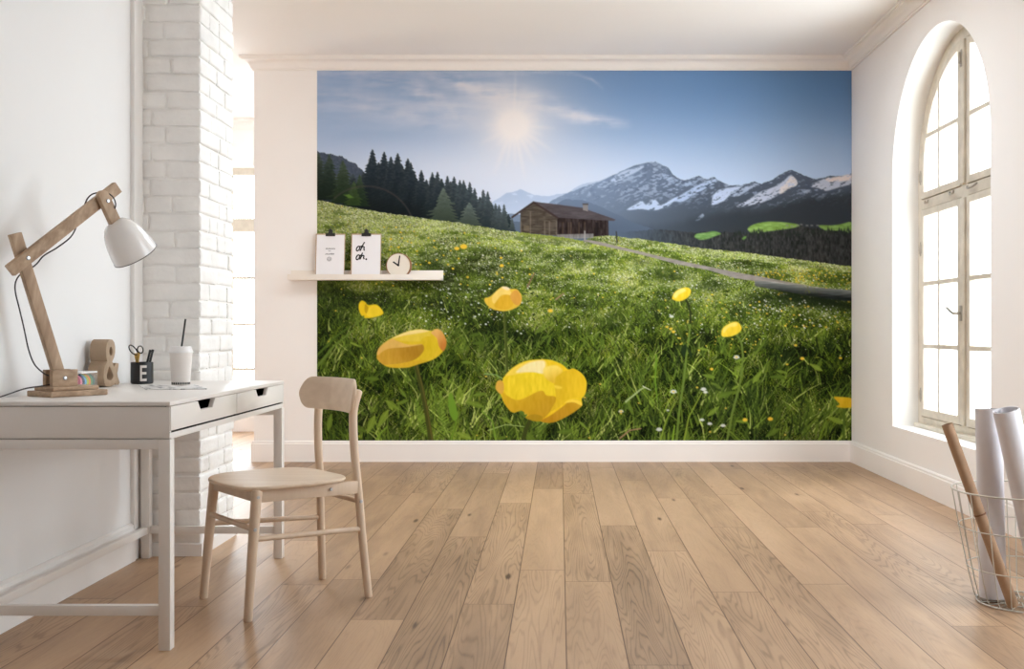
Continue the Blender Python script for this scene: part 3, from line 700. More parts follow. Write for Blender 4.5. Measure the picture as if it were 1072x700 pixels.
    for (tx_, ty_) in tp:
        k = (ty_ - 300) / 170.0
        x_i = int(np.clip((tx_ - MX0) * MS, 0, W - 1)); y_i = int(np.clip((ty_ - MY0) * MS, 0, H - 1))
        mood = clump[y_i, x_i] + .35 * (big[y_i, x_i] - .5)
        nb = R.randint(5, 10); base_lean = .12 + R.randn() * .25
        for q in range(nb):
            L_ = (5 + 21 * k) * (.5 + .8 * R.rand()); ln = base_lean + R.randn() * .38; cv = R.randn() * .30
            bx_, by_ = tx_ + R.randn() * (1.5 + 4 * k), ty_ + R.randn() * 2
            pts = [(bx_ + L_ * (ln * s_ + cv * s_ * s_), by_ - L_ * (s_ - .18 * abs(cv) * s_ * s_)) for s_ in (0, .35, .7, 1.0)]
            t_ = np.clip(mood * 1.25 - .18 + R.randn() * .26, 0, 1)
            col_ = dk * (1 - t_ * 2) + md * t_ * 2 if t_ < .5 else (md * (2 - 2 * t_) + lt * (2 * t_ - 1))
            if R.rand() < .07: col_ = hl
            w_ = (.9 + .95 * k) * (.7 + .6 * R.rand())
            m_ = path(pts, w_, .4)
            mix(col_ * (.86 + .28 * R.rand()), .92 * m_ * mm)
    for _ in range(64):
        x_, y_ = 332 + R.rand() * 561, 345 + R.rand() * 118; k = (y_ - 300) / 160; an = R.randn() * .7 + (.4 if R.rand() < .5 else 2.6); L_ = (3 + 6 * k) * (.6 + .7 * R.rand())
        ca, sa = np.cos(an), np.sin(an); w_ = .30
        pts = [(x_ + L_ * (ca * u_ - sa * v_), y_ - L_ * (sa * u_ + ca * v_)) for u_, v_ in ((-1, 0), (-.4, w_), (.3, w_ * .9), (1, 0), (.3, -w_ * .9), (-.4, -w_))]
        t_ = R.rand(); cc = md * (1 - t_) + lt * t_
        mix(cc, .9 * poly(smooth(pts, 3), .5) * mm); mix(cc * 1.25, .6 * path([(x_ - L_ * ca, y_ + L_ * sa), (x_ + L_ * ca, y_ - L_ * sa)], .6, .4) * mm)
    # dark bush patches in the middle distance
    for x_, y_, rx, ry, am in [(700, 289, 18, 6, .62), (672, 274, 12, 4, .4), (745, 300, 16, 6, .5), (830, 312, 40, 5, .6), (860, 318, 34, 6, .7), (450, 276, 16, 10, .5), (600, 268, 26, 3, .3), (640, 335, 24, 10, .35), (360, 325, 40, 22, .3), (350, 300, 26, 10, .35), (740, 405, 22, 5, .6), (800, 425, 22, 30, .25), (520, 350, 60, 26, .2)]:
        q = ((X - x_) / rx) ** 2 + ((Y - y_) / ry) ** 2
        mix(c3(28, 40, 16), mm * am * np.exp(-q) * (.4 + 1.1 * fbm(4, 3, int(x_), 3)))
    # ---- hut
    gn = fbm(7, 1.4, 261, 3)[..., None] - .5; pn = fbm(1.6, 6, 263, 3)[..., None] - .5
    mix(c3(74, 65, 54) + gn * 56, poly([(545.5, 222.5), (559, 212), (584, 228), (585, 247), (545.5, 243.6)]))
    mix(c3(46, 37, 34) + pn * 46, poly([(584, 227), (637.5, 230), (638, 246.5), (620, 248), (584, 248)]))
    mix(c3(112, 100, 80), .55 * poly([(549, 236), (555, 236.3), (555, 242), (549, 241.5)]))
    for x_ in (546, 556, 571, 576, 583.5): mix(c3(120, 110, 94), .55 * seg(x_, 222 if x_ == 556 else 232, x_, 246, 1.3))
    for x_ in (590, 596, 598.5, 607, 613): mix(c3(104, 84, 62), .5 * seg(x_, 233, x_, 245, 1.2))
    mix(c3(20, 16, 16), .6 * poly([(624, 233), (627, 233), (627, 246), (624, 246)]))
    mix(c3(74, 67, 67) + fbm(9, 1.3, 265, 3)[..., None] * 26 - 13, poly([(558.5, 211), (582, 213.8), (611, 217.6), (617, 220), (645.5, 229.8), (643.5, 231.3), (612, 229.4), (584, 227.8), (570, 218)]))
    mix(c3(58, 46, 42), path([(537, 227.3), (559.3, 211.8), (584.5, 228)], 2.0, 2.0))
    mix(c3(122, 116, 110), poly([(611, 213.4), (616.4, 213.4), (616.4, 221.4), (611, 220)])); mix(c3(74, 68, 66), poly([(610.6, 213), (616.8, 213), (616.8, 214.6), (610.6, 214.6)]))
    mix(c3(126, 122, 118) + pn * 50, .85 * poly([(584, 245.5), (622, 244.5), (622, 249), (600, 250), (584, 248)]))
    mix(c3(150, 146, 138), seg(613, 242, 613, 252, 1.3)); mix(c3(52, 50, 44), seg(646, 242.5, 646.8, 254, 1.2))
    # grass in front of the hut base
    N = 900; sx = 540 + R.rand(N) * 72; sy = np.interp(sx, X[0], mead) + R.rand(N) * 4 - .5
    for s in np.linspace(0, 1, 4): splat(sx, sy - 2.4 * s, c3(150, 164, 70) * (.6 + .5 * R.rand(N, 1)), 1)
    # ---- small flowers
    def dots(n, x0, x1, y0, y1, col, r0, r1, seed):
        r_ = np.random.RandomState(seed)
        for _ in range(n):
            x_, y_, rr = x0 + r_.rand() * (x1 - x0), y0 + r_.rand() * (y1 - y0), r0 + r_.rand() * (r1 - r0)
            if y_ < float(gtop(np.array([x_]))[0]) + 5: continue
            i0, j0 = int((x_ - MX0) * MS), int((y_ - MY0) * MS); q = int(rr * MS) + 2
            sl_ = np.s_[max(0, j0 - q):j0 + q, max(0, i0 - q):i0 + q]
            m_ = np.clip((rr - np.hypot(X[sl_] - x_, (Y[sl_] - y_) * 1.3)) * MS + .5, 0, 1)[..., None]
            img[sl_] = img[sl_] * (1 - m_) + np.array(col, np.float32) * (.85 + .25 * r_.rand()) * m_
    dots(120, 340, 893, 235, 330, (214, 184, 60), .5, 1.1, 1)
    dots(46, 405, 560, 235, 300, (220, 186, 50), .7, 1.5, 2)
    dots(70, 690, 800, 310, 370, (212, 184, 60), .6, 1.1, 3)
    dots(60, 790, 893, 280, 345, (206, 172, 52), .6, 1.3, 4)
    dots(110, 790, 893, 282, 298, (190, 164, 50), .5, 1.0, 14)
    dots(240, 430, 893, 250, 350, (206, 206, 190), .4, .9, 5)
    dots(60, 440, 560, 300, 350, (206, 208, 194), .5, 1.2, 6)
    dots(60, 790, 880, 305, 345, (208, 206, 192), .5, 1.1, 7)
    dots(26, 340, 893, 350, 458, (200, 172, 60), .7, 1.3, 8)
    for x_, y_, rr in [(841, 375, 2), (807.5, 438, 2.4), (781, 439, 2.2), (881, 374.5, 1.4), (486, 258, 3.2), (479, 260, 2.2), (834, 361, 1.4), (825, 381, 1.2), (577, 325, 2.2), (526, 278, 2), (746, 386, 1.6), (703, 344, 1.4), (706, 347, 1.6), (699, 342, 1.3)]:
        mix(c3(216, 178, 52), poly([(x_ + rr * 1.2 * np.cos(q), y_ + rr * .85 * np.sin(q)) for q in np.linspace(0, 6.283, 10)[:-1]], .4))
    for x_, y_, rr in [(706, 409.5, 3.4), (651, 430, 2.6), (737.5, 407, 3.0), (739.5, 410, 2.4), (691, 449, 3.2), (758, 445, 2.6), (700, 429, 1.6), (772, 373.5, 3.2), (704, 331, 2.4), (736, 439, 2.4), (744, 443, 2.6)]:
        mix(c3(206, 206, 194), .9 * poly([(x_ + rr * (1 + .25 * np.sin(5 * q)) * np.cos(q), y_ + rr * .6 * np.sin(q)) for q in np.linspace(0, 6.283, 16)[:-1]], .4))
        if x_ in (706, 651, 772): mix(c3(220, 184, 60), poly([(x_ + 1.3 * np.cos(q), y_ + .9 * np.sin(q)) for q in np.linspace(0, 6.283, 9)[:-1]], .4))
    # ---- track and log
    tr = np.clip((Y - ptop[None]) * MS + .5, 0, 1) * np.clip((pbot[None] - Y) * MS + .5, 0, 1) * (X > 612)
    mix(c3(24, 32, 14), mm * .85 * np.exp(-((Y - np.interp(X, [790, 840, 893], [300, 309, 321])) / 5.0) ** 2) * (X > 800) * ss(800, 830, X))
    mix(c3(140, 130, 124) + (fbm(6, 1.5, 251, 3)[..., None] - .5) * 40, tr * .95)
    log = poly([(790.5, 293.8), (800, 294.2), (838.6, 298.3), (866, 301.5), (893, 303.6), (893, 315.5), (861, 312), (827, 305.7), (800, 301), (791.4, 299.3)], .5)
    lt = np.clip((Y - np.interp(X, [790, 838, 893], [293.8, 298.3, 303.6])) / 9, 0, 1)[..., None]
    mix((c3(118, 120, 114) * (1 - lt) + c3(34, 38, 35) * lt) + (fbm(14, 1.2, 255, 3)[..., None] - .5) * 44, log)
    mix(c3(164, 160, 150), .9 * path([(806, 294.8), (838, 298.4), (862, 301.4), (893, 304)], 1.1, 1.1) * ss(.4, .6, fbm(12, 3, 257, 2)))
    mix(c3(92, 100, 40), .7 * np.exp(-((X - 848) / 7) ** 2 - ((Y - 303) / 6) ** 2) * ss(.4, .6, fbm(2, 3, 259, 3)))
    # longer blades and seed heads
    for p, w_, col in [([(332, 384), (350, 362), (372, 344)], 3, (92, 112, 40)), ([(332, 372), (352, 352), (366, 342)], 2.5, (72, 94, 30)), ([(656, 420), (672, 407), (676, 405)], 2, (150, 164, 104)), ([(674, 404), (682, 408)], 1.2, (190, 190, 160)),
                       ([(688, 372), (687, 400), (689, 420)], 2, (98, 130, 36)), ([(650, 458), (660, 450), (672, 448)], 1.6, (150, 112, 84)), ([(692, 461), (698, 440), (708, 420)], 1.8, (120, 140, 44)), ([(717, 461), (722, 436), (736, 410)], 1.8, (124, 140, 44)),
                       ([(553, 300), (560, 286)], 1.8, (120, 92, 66)), ([(583, 313), (591, 307)], 1.6, (150, 118, 90)), ([(705, 461), (707, 445)], 2.4, (116, 146, 40)), ([(512, 450), (530, 444), (549, 446)], 1.2, (150, 168, 90)), ([(520, 462), (516, 440), (505, 430)], 2, (110, 140, 44)),
                       ([(472, 462), (478, 442), (474, 424)], 1.6, (104, 134, 36)), ([(393, 462), (400, 452), (406, 446)], 2, (110, 140, 40)), ([(508, 391), (520, 392), (530, 398)], 1.4, (120, 150, 80)), ([(858, 461), (866, 440)], 1.4, (110, 136, 40)), ([(878, 461), (890, 448)], 2, (140, 160, 60)), ([(790, 448), (803, 436)], 1.2, (116, 140, 50))]:
        mix(c3(*col), path(p, w_, w_ * .6) * mm)
    mix(c3(104, 140, 40), poly(smooth([(471, 431), (470, 415), (473, 411), (478, 424), (480, 436), (476, 440)], 4), .5))
    # fern-like fronds by the big stem
    for bx, by, tx0, ty0 in [(470, 455, 452, 405), (464, 461, 462, 412), (446, 455, 436, 420)]:
        for s in np.linspace(.05, 1, 18):
            px_, py_ = bx + (tx0 - bx) * s, by + (ty0 - by) * s
            for sg in (-1, 1):
                mix(c3(112, 138, 46) * (.75 + .4 * R.rand()), .85 * seg(px_, py_, px_ + sg * 5.5 * (1.1 - s), py_ - 3.0, 1.1))
    # ---- globe flowers
    veins = fbm(2.5, 9, 600, 3) - .5
    def petal(pts, col, seed=1, vein=10, soft=.45, shade=None):
        pm = poly(smooth(pts, 5), soft)
        n_ = np.roll(veins, seed * 37, 1)[..., None]
        c = c3(*col) + n_ * vein * 2
        if shade is not None:
            (x0, y0), (x1, y1), c2 = shade
            t = np.clip(((X - x0) * (x1 - x0) + (Y - y0) * (y1 - y0)) / ((x1 - x0) ** 2 + (y1 - y0) ** 2), 0, 1)[..., None]
            c = c * (1 - t) + (c3(*c2) + n_ * vein * 2) * t
        mix(c, pm)
    z1 = lambda L_: [(510 + a_ / 7, 360 + b_ / 7) for a_, b_ in L_]
    z2 = lambda L_: [(360 + a_ / 5, 330 + b_ / 5) for a_, b_ in L_]
    z3 = lambda L_: [(500 + a_ / 3.886, 270 + b_ / 3.886) for a_, b_ in L_]
    z5 = lambda L_: [(690 + a_ / 6.364, 290 + b_ / 6.364) for a_, b_ in L_]
    # stems first
    mix(c3(66, 68, 26), path([(435, 376), (438, 390), (442, 406), (447, 430), (452, 462)], 4.2, 5.2)); mix(c3(104, 92, 40), .7 * path([(436.4, 380), (443, 405), (448.5, 432), (453.4, 462)], 1.2, 1.6))
    mix(c3(66, 76, 28), path([(528.4, 322), (529.6, 345), (531, 370), (531.6, 392)], 2.4, 3.0)); mix(c3(110, 114, 56), .6 * path([(527.6, 324), (529, 350), (530.6, 392)], .9, 1))
    mix(c3(60, 66, 26), path([(556, 438), (551, 450), (548, 462)], 4, 4.5))
    mix(c3(98, 118, 44), path([(718.3, 312.8), (721.5, 318), (723.8, 327.7), (723.2, 342), (722, 353), (719.5, 372), (716.7, 398.4), (712, 430), (709, 461)], 1.8, 2.6))
    mix(c3(40, 46, 22), path([(718.3, 312.8), (721.5, 318), (723.8, 327.7), (723.4, 338)], 1.9, 2.0)); mix(c3(40, 46, 22), path([(771, 349), (775, 354), (777.5, 360), (778.8, 372)], 1.9, 2.0)); mix(c3(60, 74, 28), path([(705, 334), (710, 342), (717, 356)], 1.2, 1.2))
    mix(c3(96, 114, 44), path([(771, 349), (775, 354), (777.5, 360), (778.8, 372), (778, 385), (775, 405), (768, 430), (762, 461)], 1.8, 2.6))
    mix(c3(76, 96, 32), path([(885, 427), (884.5, 461)], 2.6, 2.6))
    mix(c3(34, 48, 22), poly(smooth([(714, 365), (718, 360), (720, 364), (717, 374)], 3), .5)); mix(c3(34, 48, 22), poly(smooth([(720, 362), (726, 371), (723, 373)], 3), .5))
    # biggest flower
    petal(z1([(80, 270), (125, 265), (135, 230), (200, 165), (300, 120), (450, 112), (550, 145), (600, 185), (640, 178), (700, 215), (735, 280), (720, 370), (698, 400), (695, 450), (600, 520), (480, 573), (380, 560), (290, 540), (300, 510), (255, 485), (190, 498), (130, 430), (100, 360), (68, 325)]), (224, 188, 34), 601, 8)
    petal(z1([(130, 240), (210, 165), (310, 125), (430, 120), (440, 210), (300, 215), (170, 250)]), (232, 200, 70), 602, 8)
    petal(z1([(215, 205), (300, 140), (420, 122), (425, 195), (400, 218), (300, 205)]), (236, 216, 150), 603, 10, .9)
    petal(z1([(120, 250), (200, 225), (330, 205), (420, 225), (480, 270), (505, 330), (500, 380), (440, 370), (395, 340), (240, 410), (150, 370)]), (226, 196, 40), 604, 14)
    petal(z1([(110, 340), (150, 375), (240, 408), (395, 340), (440, 375), (500, 382), (520, 420), (470, 490), (400, 550), (300, 515), (255, 485), (190, 498), (130, 430)]), (206, 166, 34), 605, 8, .45, ((530, 412), (560, 440), (188, 144, 30)))
    petal(z1([(500, 240), (600, 188), (640, 182), (700, 218), (732, 285), (715, 375), (600, 400), (560, 440), (470, 490), (510, 400)]), (206, 168, 32), 606, 8, .45, ((590, 390), (612, 400), (222, 184, 36)))
    petal(z1([(415, 190), (440, 165), (510, 155), (560, 195), (510, 240), (495, 285), (430, 245)]), (234, 206, 96), 607, 8, .9, ((575, 385), (580, 398), (214, 174, 50)))
    petal(z1([(498, 300), (550, 312), (545, 326), (505, 322)]), (228, 196, 60), 608, 5, .7)
    petal(z1([(400, 560), (470, 520), (560, 455), (625, 405), (690, 420), (695, 455), (600, 522), (480, 573)]), (176, 124, 24), 609, 10, .45, ((566, 440), (606, 420), (192, 148, 34)))
    petal(z1([(575, 430), (620, 402), (690, 418), (698, 450), (640, 425)]), (232, 198, 66), 610, 6)
    petal(z1([(290, 540), (310, 520), (360, 512), (410, 530), (400, 560), (350, 562)]), (168, 132, 26), 611, 6)
    petal(z1([(68, 325), (80, 272), (118, 272), (128, 330), (105, 365)]), (206, 158, 60), 612, 6)
    # second, tipped flower
    petal(z2([(175, 215), (190, 165), (250, 120), (330, 85), (400, 72), (460, 80), (490, 70), (520, 90), (540, 140), (520, 190), (470, 230), (390, 255), (330, 272), (240, 270), (195, 245)]), (212, 180, 40), 621, 8)
    petal(z2([(260, 120), (330, 88), (400, 76), (460, 86), (430, 130), (330, 135)]), (216, 188, 60), 622, 8)
    petal(z2([(255, 120), (330, 86), (400, 73), (450, 80), (400, 92), (320, 104)]), (234, 210, 130), 628, 6, .7)
    petal(z2([(395, 150), (430, 110), (480, 120), (495, 170), (450, 225), (380, 235)]), (206, 176, 34), 623, 10)
    petal(z2([(460, 90), (490, 70), (520, 90), (540, 140), (525, 185), (500, 160), (490, 120)]), (214, 166, 88), 624, 8, .6, ((455, 350), (466, 360), (190, 120, 50)))
    petal(z2([(190, 240), (230, 262), (300, 250), (380, 235), (440, 235), (390, 255), (330, 272), (240, 270)]), (206, 166, 40), 625, 6)
    petal(z2([(175, 215), (200, 180), (270, 165), (350, 160), (412, 150), (420, 185), (375, 230), (300, 250), (220, 258), (188, 240)]), (194, 150, 48), 626, 10, .45, ((410, 378), (430, 362), (168, 124, 34)))
    petal(z2([(178, 208), (190, 165), (250, 122), (280, 132), (340, 152), (412, 150), (330, 165), (230, 175)]), (212, 170, 84), 627, 8)
    # third
    petal(z3([(30, 165), (55, 155), (100, 118), (135, 125), (165, 128), (183, 160), (170, 195), (120, 215), (70, 210), (40, 190)]), (212, 174, 56), 631, 8)
    petal(z3([(62, 155), (100, 120), (130, 128), (140, 150), (100, 150), (70, 185)]), (226, 194, 96), 632, 8)
    petal(z3([(100, 155), (130, 150), (150, 175), (140, 200), (110, 210), (70, 195)]), (206, 160, 40), 633, 8)
    petal(z3([(135, 152), (160, 130), (180, 160), (170, 190), (150, 185)]), (204, 148, 60), 634, 6)
    petal(z3([(100, 118), (120, 116), (135, 126), (120, 130)]), (232, 206, 160), 635, 4, .6)
    # fourth : by the shelf
    petal([(376, 319), (379, 314.5), (383, 316), (386, 319), (395.5, 319), (402, 327.6), (393, 331.7), (382, 332.5), (377, 326.4)], (222, 188, 30), 641, 10)
    petal([(384, 327), (388, 321), (395, 320), (401, 327), (393, 331), (386, 331)], (228, 196, 44), 642, 8)
    petal([(383, 318), (386, 322), (384, 328), (382, 324)], (188, 150, 24), 643, 4)
    mix(c3(90, 110, 40), path([(381, 331), (377, 336), (372, 340)], 1.8, 1.5))
    # fifth, sixth, seventh
    petal(z5([(92, 140), (110, 100), (160, 72), (205, 72), (218, 100), (190, 140), (140, 160), (105, 152)]), (226, 192, 44), 651, 14)
    petal(z5([(100, 120), (125, 92), (165, 75), (185, 90), (140, 115), (115, 140)]), (236, 212, 110), 652, 8, .7)
    petal(z5([(425, 392), (430, 340), (480, 305), (530, 298), (557, 340), (530, 375), (480, 395)]), (226, 192, 50), 653, 14)
    petal(z5([(435, 345), (480, 310), (525, 302), (520, 325), (470, 335), (440, 370)]), (232, 206, 96), 654, 8, .7)
    petal([(874, 415.5), (881, 415), (893.5, 417), (893.5, 425), (885.5, 426.8), (876.5, 425), (880, 422.5)], (212, 172, 34), 655, 10)
    # thin lens ring over the firs
    rr = np.hypot((X - 384) / 1.0, Y - 246.0)
    mix(c3(74, 64, 58), .5 * np.exp(-((rr - 51) / 1.0) ** 2) * (Y < 226) * (X > 350) * (X < 440))
    img = np.clip(img, 0, 255)
    return img
MURAL_GAIN = (1.14, 1.17, 1.27)
SKY = 11.1
EXPO = 0.0
SKYCOL = (.865, .96, 1.03, 1)
# ================================================================ the room
bm = newbm(); add_box(bm, (-4.7, -3.0, -.1), (2.6, 10.3, 0)); struct('floor', bm, M['floor'])
# unseen roof opening, added to brighten the back and right walls
ADDED_SKYL = (-.7, 5.2, 1.2, 6.3)
bm = newbm(); add_plate(bm, [[(-4.7, -3.0), (2.6, -3.0), (2.6, 10.3), (-4.7, 10.3)], [(ADDED_SKYL[0], ADDED_SKYL[1]), (ADDED_SKYL[2], ADDED_SKYL[1]), (ADDED_SKYL[2], ADDED_SKYL[3]), (ADDED_SKYL[0], ADDED_SKYL[3])]], .12, Matrix.Translation((0, 0, CEIL + .06))); struct('ceiling', bm, M['ceiling'], smooth=25)
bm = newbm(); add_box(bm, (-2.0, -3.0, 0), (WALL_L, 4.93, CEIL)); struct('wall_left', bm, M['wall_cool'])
bm = newbm(); add_box(bm, (WALL_END, WALL_B, 0), (2.6, WALL_B + .2, CEIL)); struct('wall_back', bm, M['wall_warm'])
bm = newbm(); add_box(bm, (-4.7, 4.73, 0), (-2.0, 4.93, CEIL)); struct('wall_wing', bm, M['wall_warm'])
# arched openings of the right wall
ARCH_C, ARCH_R, SILL, SPRING = 5.966, .77, .35, 1.967
def arch_loop(c, r, z0, zs, n=40):
    return [(c - r, z0), (c + r, z0)] + [(c + r * math.cos(math.pi * k / n), zs + r * math.sin(math.pi * k / n)) for k in range(n + 1)]
YZ = lambda x: Matrix(((0, 0, 1, x), (1, 0, 0, 0), (0, 1, 0, 0), (0, 0, 0, 1)))      # local xy -> world yz
ARCHES = [ARCH_C, ARCH_C - 3.0]  # the second opening is unseen, added for more daylight
bm = newbm()
add_plate(bm, [[(-3.0, 0), (10.3, 0), (10.3, CEIL), (-3.0, CEIL)]] + [arch_loop(c, ARCH_R, SILL, SPRING) for c in ARCHES], .43, YZ(WALL_R + .215))
struct('wall_right', bm, M['wall_warm'], smooth=25)
# far room wall with a tall window, and its side wall with an unseen opening added for light
def rect(a0, b0, a1, b1): return [(a0, b0), (a1, b0), (a1, b1), (a0, b1)]
XZ = lambda y: Matrix(((1, 0, 0, 0), (0, 0, -1, y), (0, 1, 0, 0), (0, 0, 0, 1)))
bm = newbm(); add_plate(bm, [rect(-4.7, 0, 2.6, CEIL), rect(-3.62, .36, -2.07, 2.55)], .25, XZ(10.075)); struct('wall_far', bm, M['wall_warm'])
bm = newbm(); add_plate(bm, [rect(4.93, 0, 10.3, CEIL), rect(8.5, .9, 9.3, 2.3)], .25, YZ(-4.575)); struct('wall_side', bm, M['wall_warm'])
bm = newbm(); add_plate(bm, [rect(-2.0, 0, 2.6, CEIL)], .2, XZ(-2.9)); struct('wall_rear', bm, M['wall_dark'])
# skirting boards
SK = [(0, 0), (.018, 0), (.018, .132), (.013, .138), (.013, .148), (.006, .156), (0, .156)]
bm = newbm(); add_sweep(bm, [(WALL_R, -2.8), (WALL_R, WALL_B)], SK); struct('baseboard_right', bm, M['trim'])
bm = newbm(); add_sweep(bm, [(WALL_R - .018, WALL_B), (WALL_END, WALL_B), (WALL_END, WALL_B + .2)], SK); struct('baseboard_back', bm, M['trim'])
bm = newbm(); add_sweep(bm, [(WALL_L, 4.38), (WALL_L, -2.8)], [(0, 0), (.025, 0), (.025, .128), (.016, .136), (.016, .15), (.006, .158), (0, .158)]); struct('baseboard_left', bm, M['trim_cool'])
bm = newbm(); add_sweep(bm, [(2.3, 9.95), (-4.4, 9.95)], SK); struct('baseboard_far', bm, M['trim'])
# cornice
def q_arc(cx, cz, r, a0, a1, n): return [(cx + r * math.cos(math.radians(a0 + (a1 - a0) * k / n)), cz + r * math.sin(math.radians(a0 + (a1 - a0) * k / n))) for k in range(n + 1)]
CO = [(0, CEIL), (0, 2.905), (.012, 2.905), (.012, 2.918)] + q_arc(.075, 2.918, .055, 180, 90, 6)[0:] + [(.078, 2.973), (.078, 2.982), (.088, 2.982), (.088, CEIL)]
bm = newbm(); add_sweep(bm, [(WALL_R, -2.8), (WALL_R, WALL_B), (WALL_END, WALL_B), (WALL_END, WALL_B + .2)], CO); struct('trim_1', bm, M['ceiling'])
bm = newbm(); add_sweep(bm, [(2.1, 9.95), (-4.4, 9.95)], CO); struct('trim_2', bm, M['ceiling'])
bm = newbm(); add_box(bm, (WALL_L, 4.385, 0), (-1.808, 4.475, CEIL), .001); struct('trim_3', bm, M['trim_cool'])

# ---------------------------------------------------------------- painted brick pillar
def pillar():
    rnd = random.Random(11)
    x0, x1, y0, y1 = -1.86, -1.56, 4.475, 4.93
    bm = newbm()
    add_box(bm, (x0, y0 + .007, 0), (x1 - .007, y1 - .001, CEIL))
    H, z, k = .0755, .052, 0
    def stone(lo, hi, bev):
        t = bmesh.new()
        add_box(t, lo, hi, 0)
        bmesh.ops.subdivide_edges(t, edges=list(t.edges), cuts=3, use_grid_fill=True)
        bmesh.ops.bevel(t, geom=[e for e in t.edges if e.is_valid and len(e.link_faces) == 2 and e.calc_face_angle(0) > .5], offset=bev, segments=2, affect='EDGES', profile=.55)
        for v in t.verts:
            v.co += Vector((rnd.uniform(-1, 1), rnd.uniform(-1, 1), rnd.uniform(-1, 1))) * .0017
        merge(bm, t)
    while z < CEIL - .01:
        zt = min(z + H - .0065, CEIL); g = .0045
        j = lambda a=.0035: rnd.uniform(-a, a)
        # corner stone wraps both faces : header on one course, stretcher on the next
        cf = (.13 if k % 2 else .235) + rnd.uniform(-.03, .03); cs = (.235 if k % 2 else .125) + rnd.uniform(-.025, .025)
        px, py = rnd.uniform(0, .004), rnd.uniform(0, .004)
        zj0, zj1 = z + j(.0015), zt + j(.0015)
        stone((x1 - cf, y0 + .0 - py, zj0), (x1 + px, y0 + cs, zj1), .009)
        xa = x1 - cf - g - .004
        while xa > x0 + .02:
            w = rnd.choice((.11, .15, .22)); xb = max(x0 - .02, xa - w)
            stone((xb, y0 + rnd.uniform(-.003, .003), z + j(.0015)), (xa, y0 + .06, zt + j(.0015)), .008); xa = xb - g - .003
        ya = y0 + cs + g + .004
        while ya < y1 - .03:
            w = rnd.choice((.10, .12, .2, .23)); yb = min(y1, ya + w)
            if y1 - yb < .06: yb = y1
            stone((x1 - .06, ya, z + j(.0015)), (x1 + rnd.uniform(-.003, .004), yb, zt + j(.0015)), .008); ya = yb + g + .004
        z += H; k += 1
    return bm
struct('pillar', pillar(), M['brick'], smooth=50)
bm = newbm(); add_sweep(bm, [(-1.548, 4.94), (-1.548, 4.462), (-1.80, 4.462)], [(0, 0), (-.03, 0), (-.03, .055), (-.004, .055), (0, .051)]); struct('baseboard_pillar', bm, M['trim_cool'])

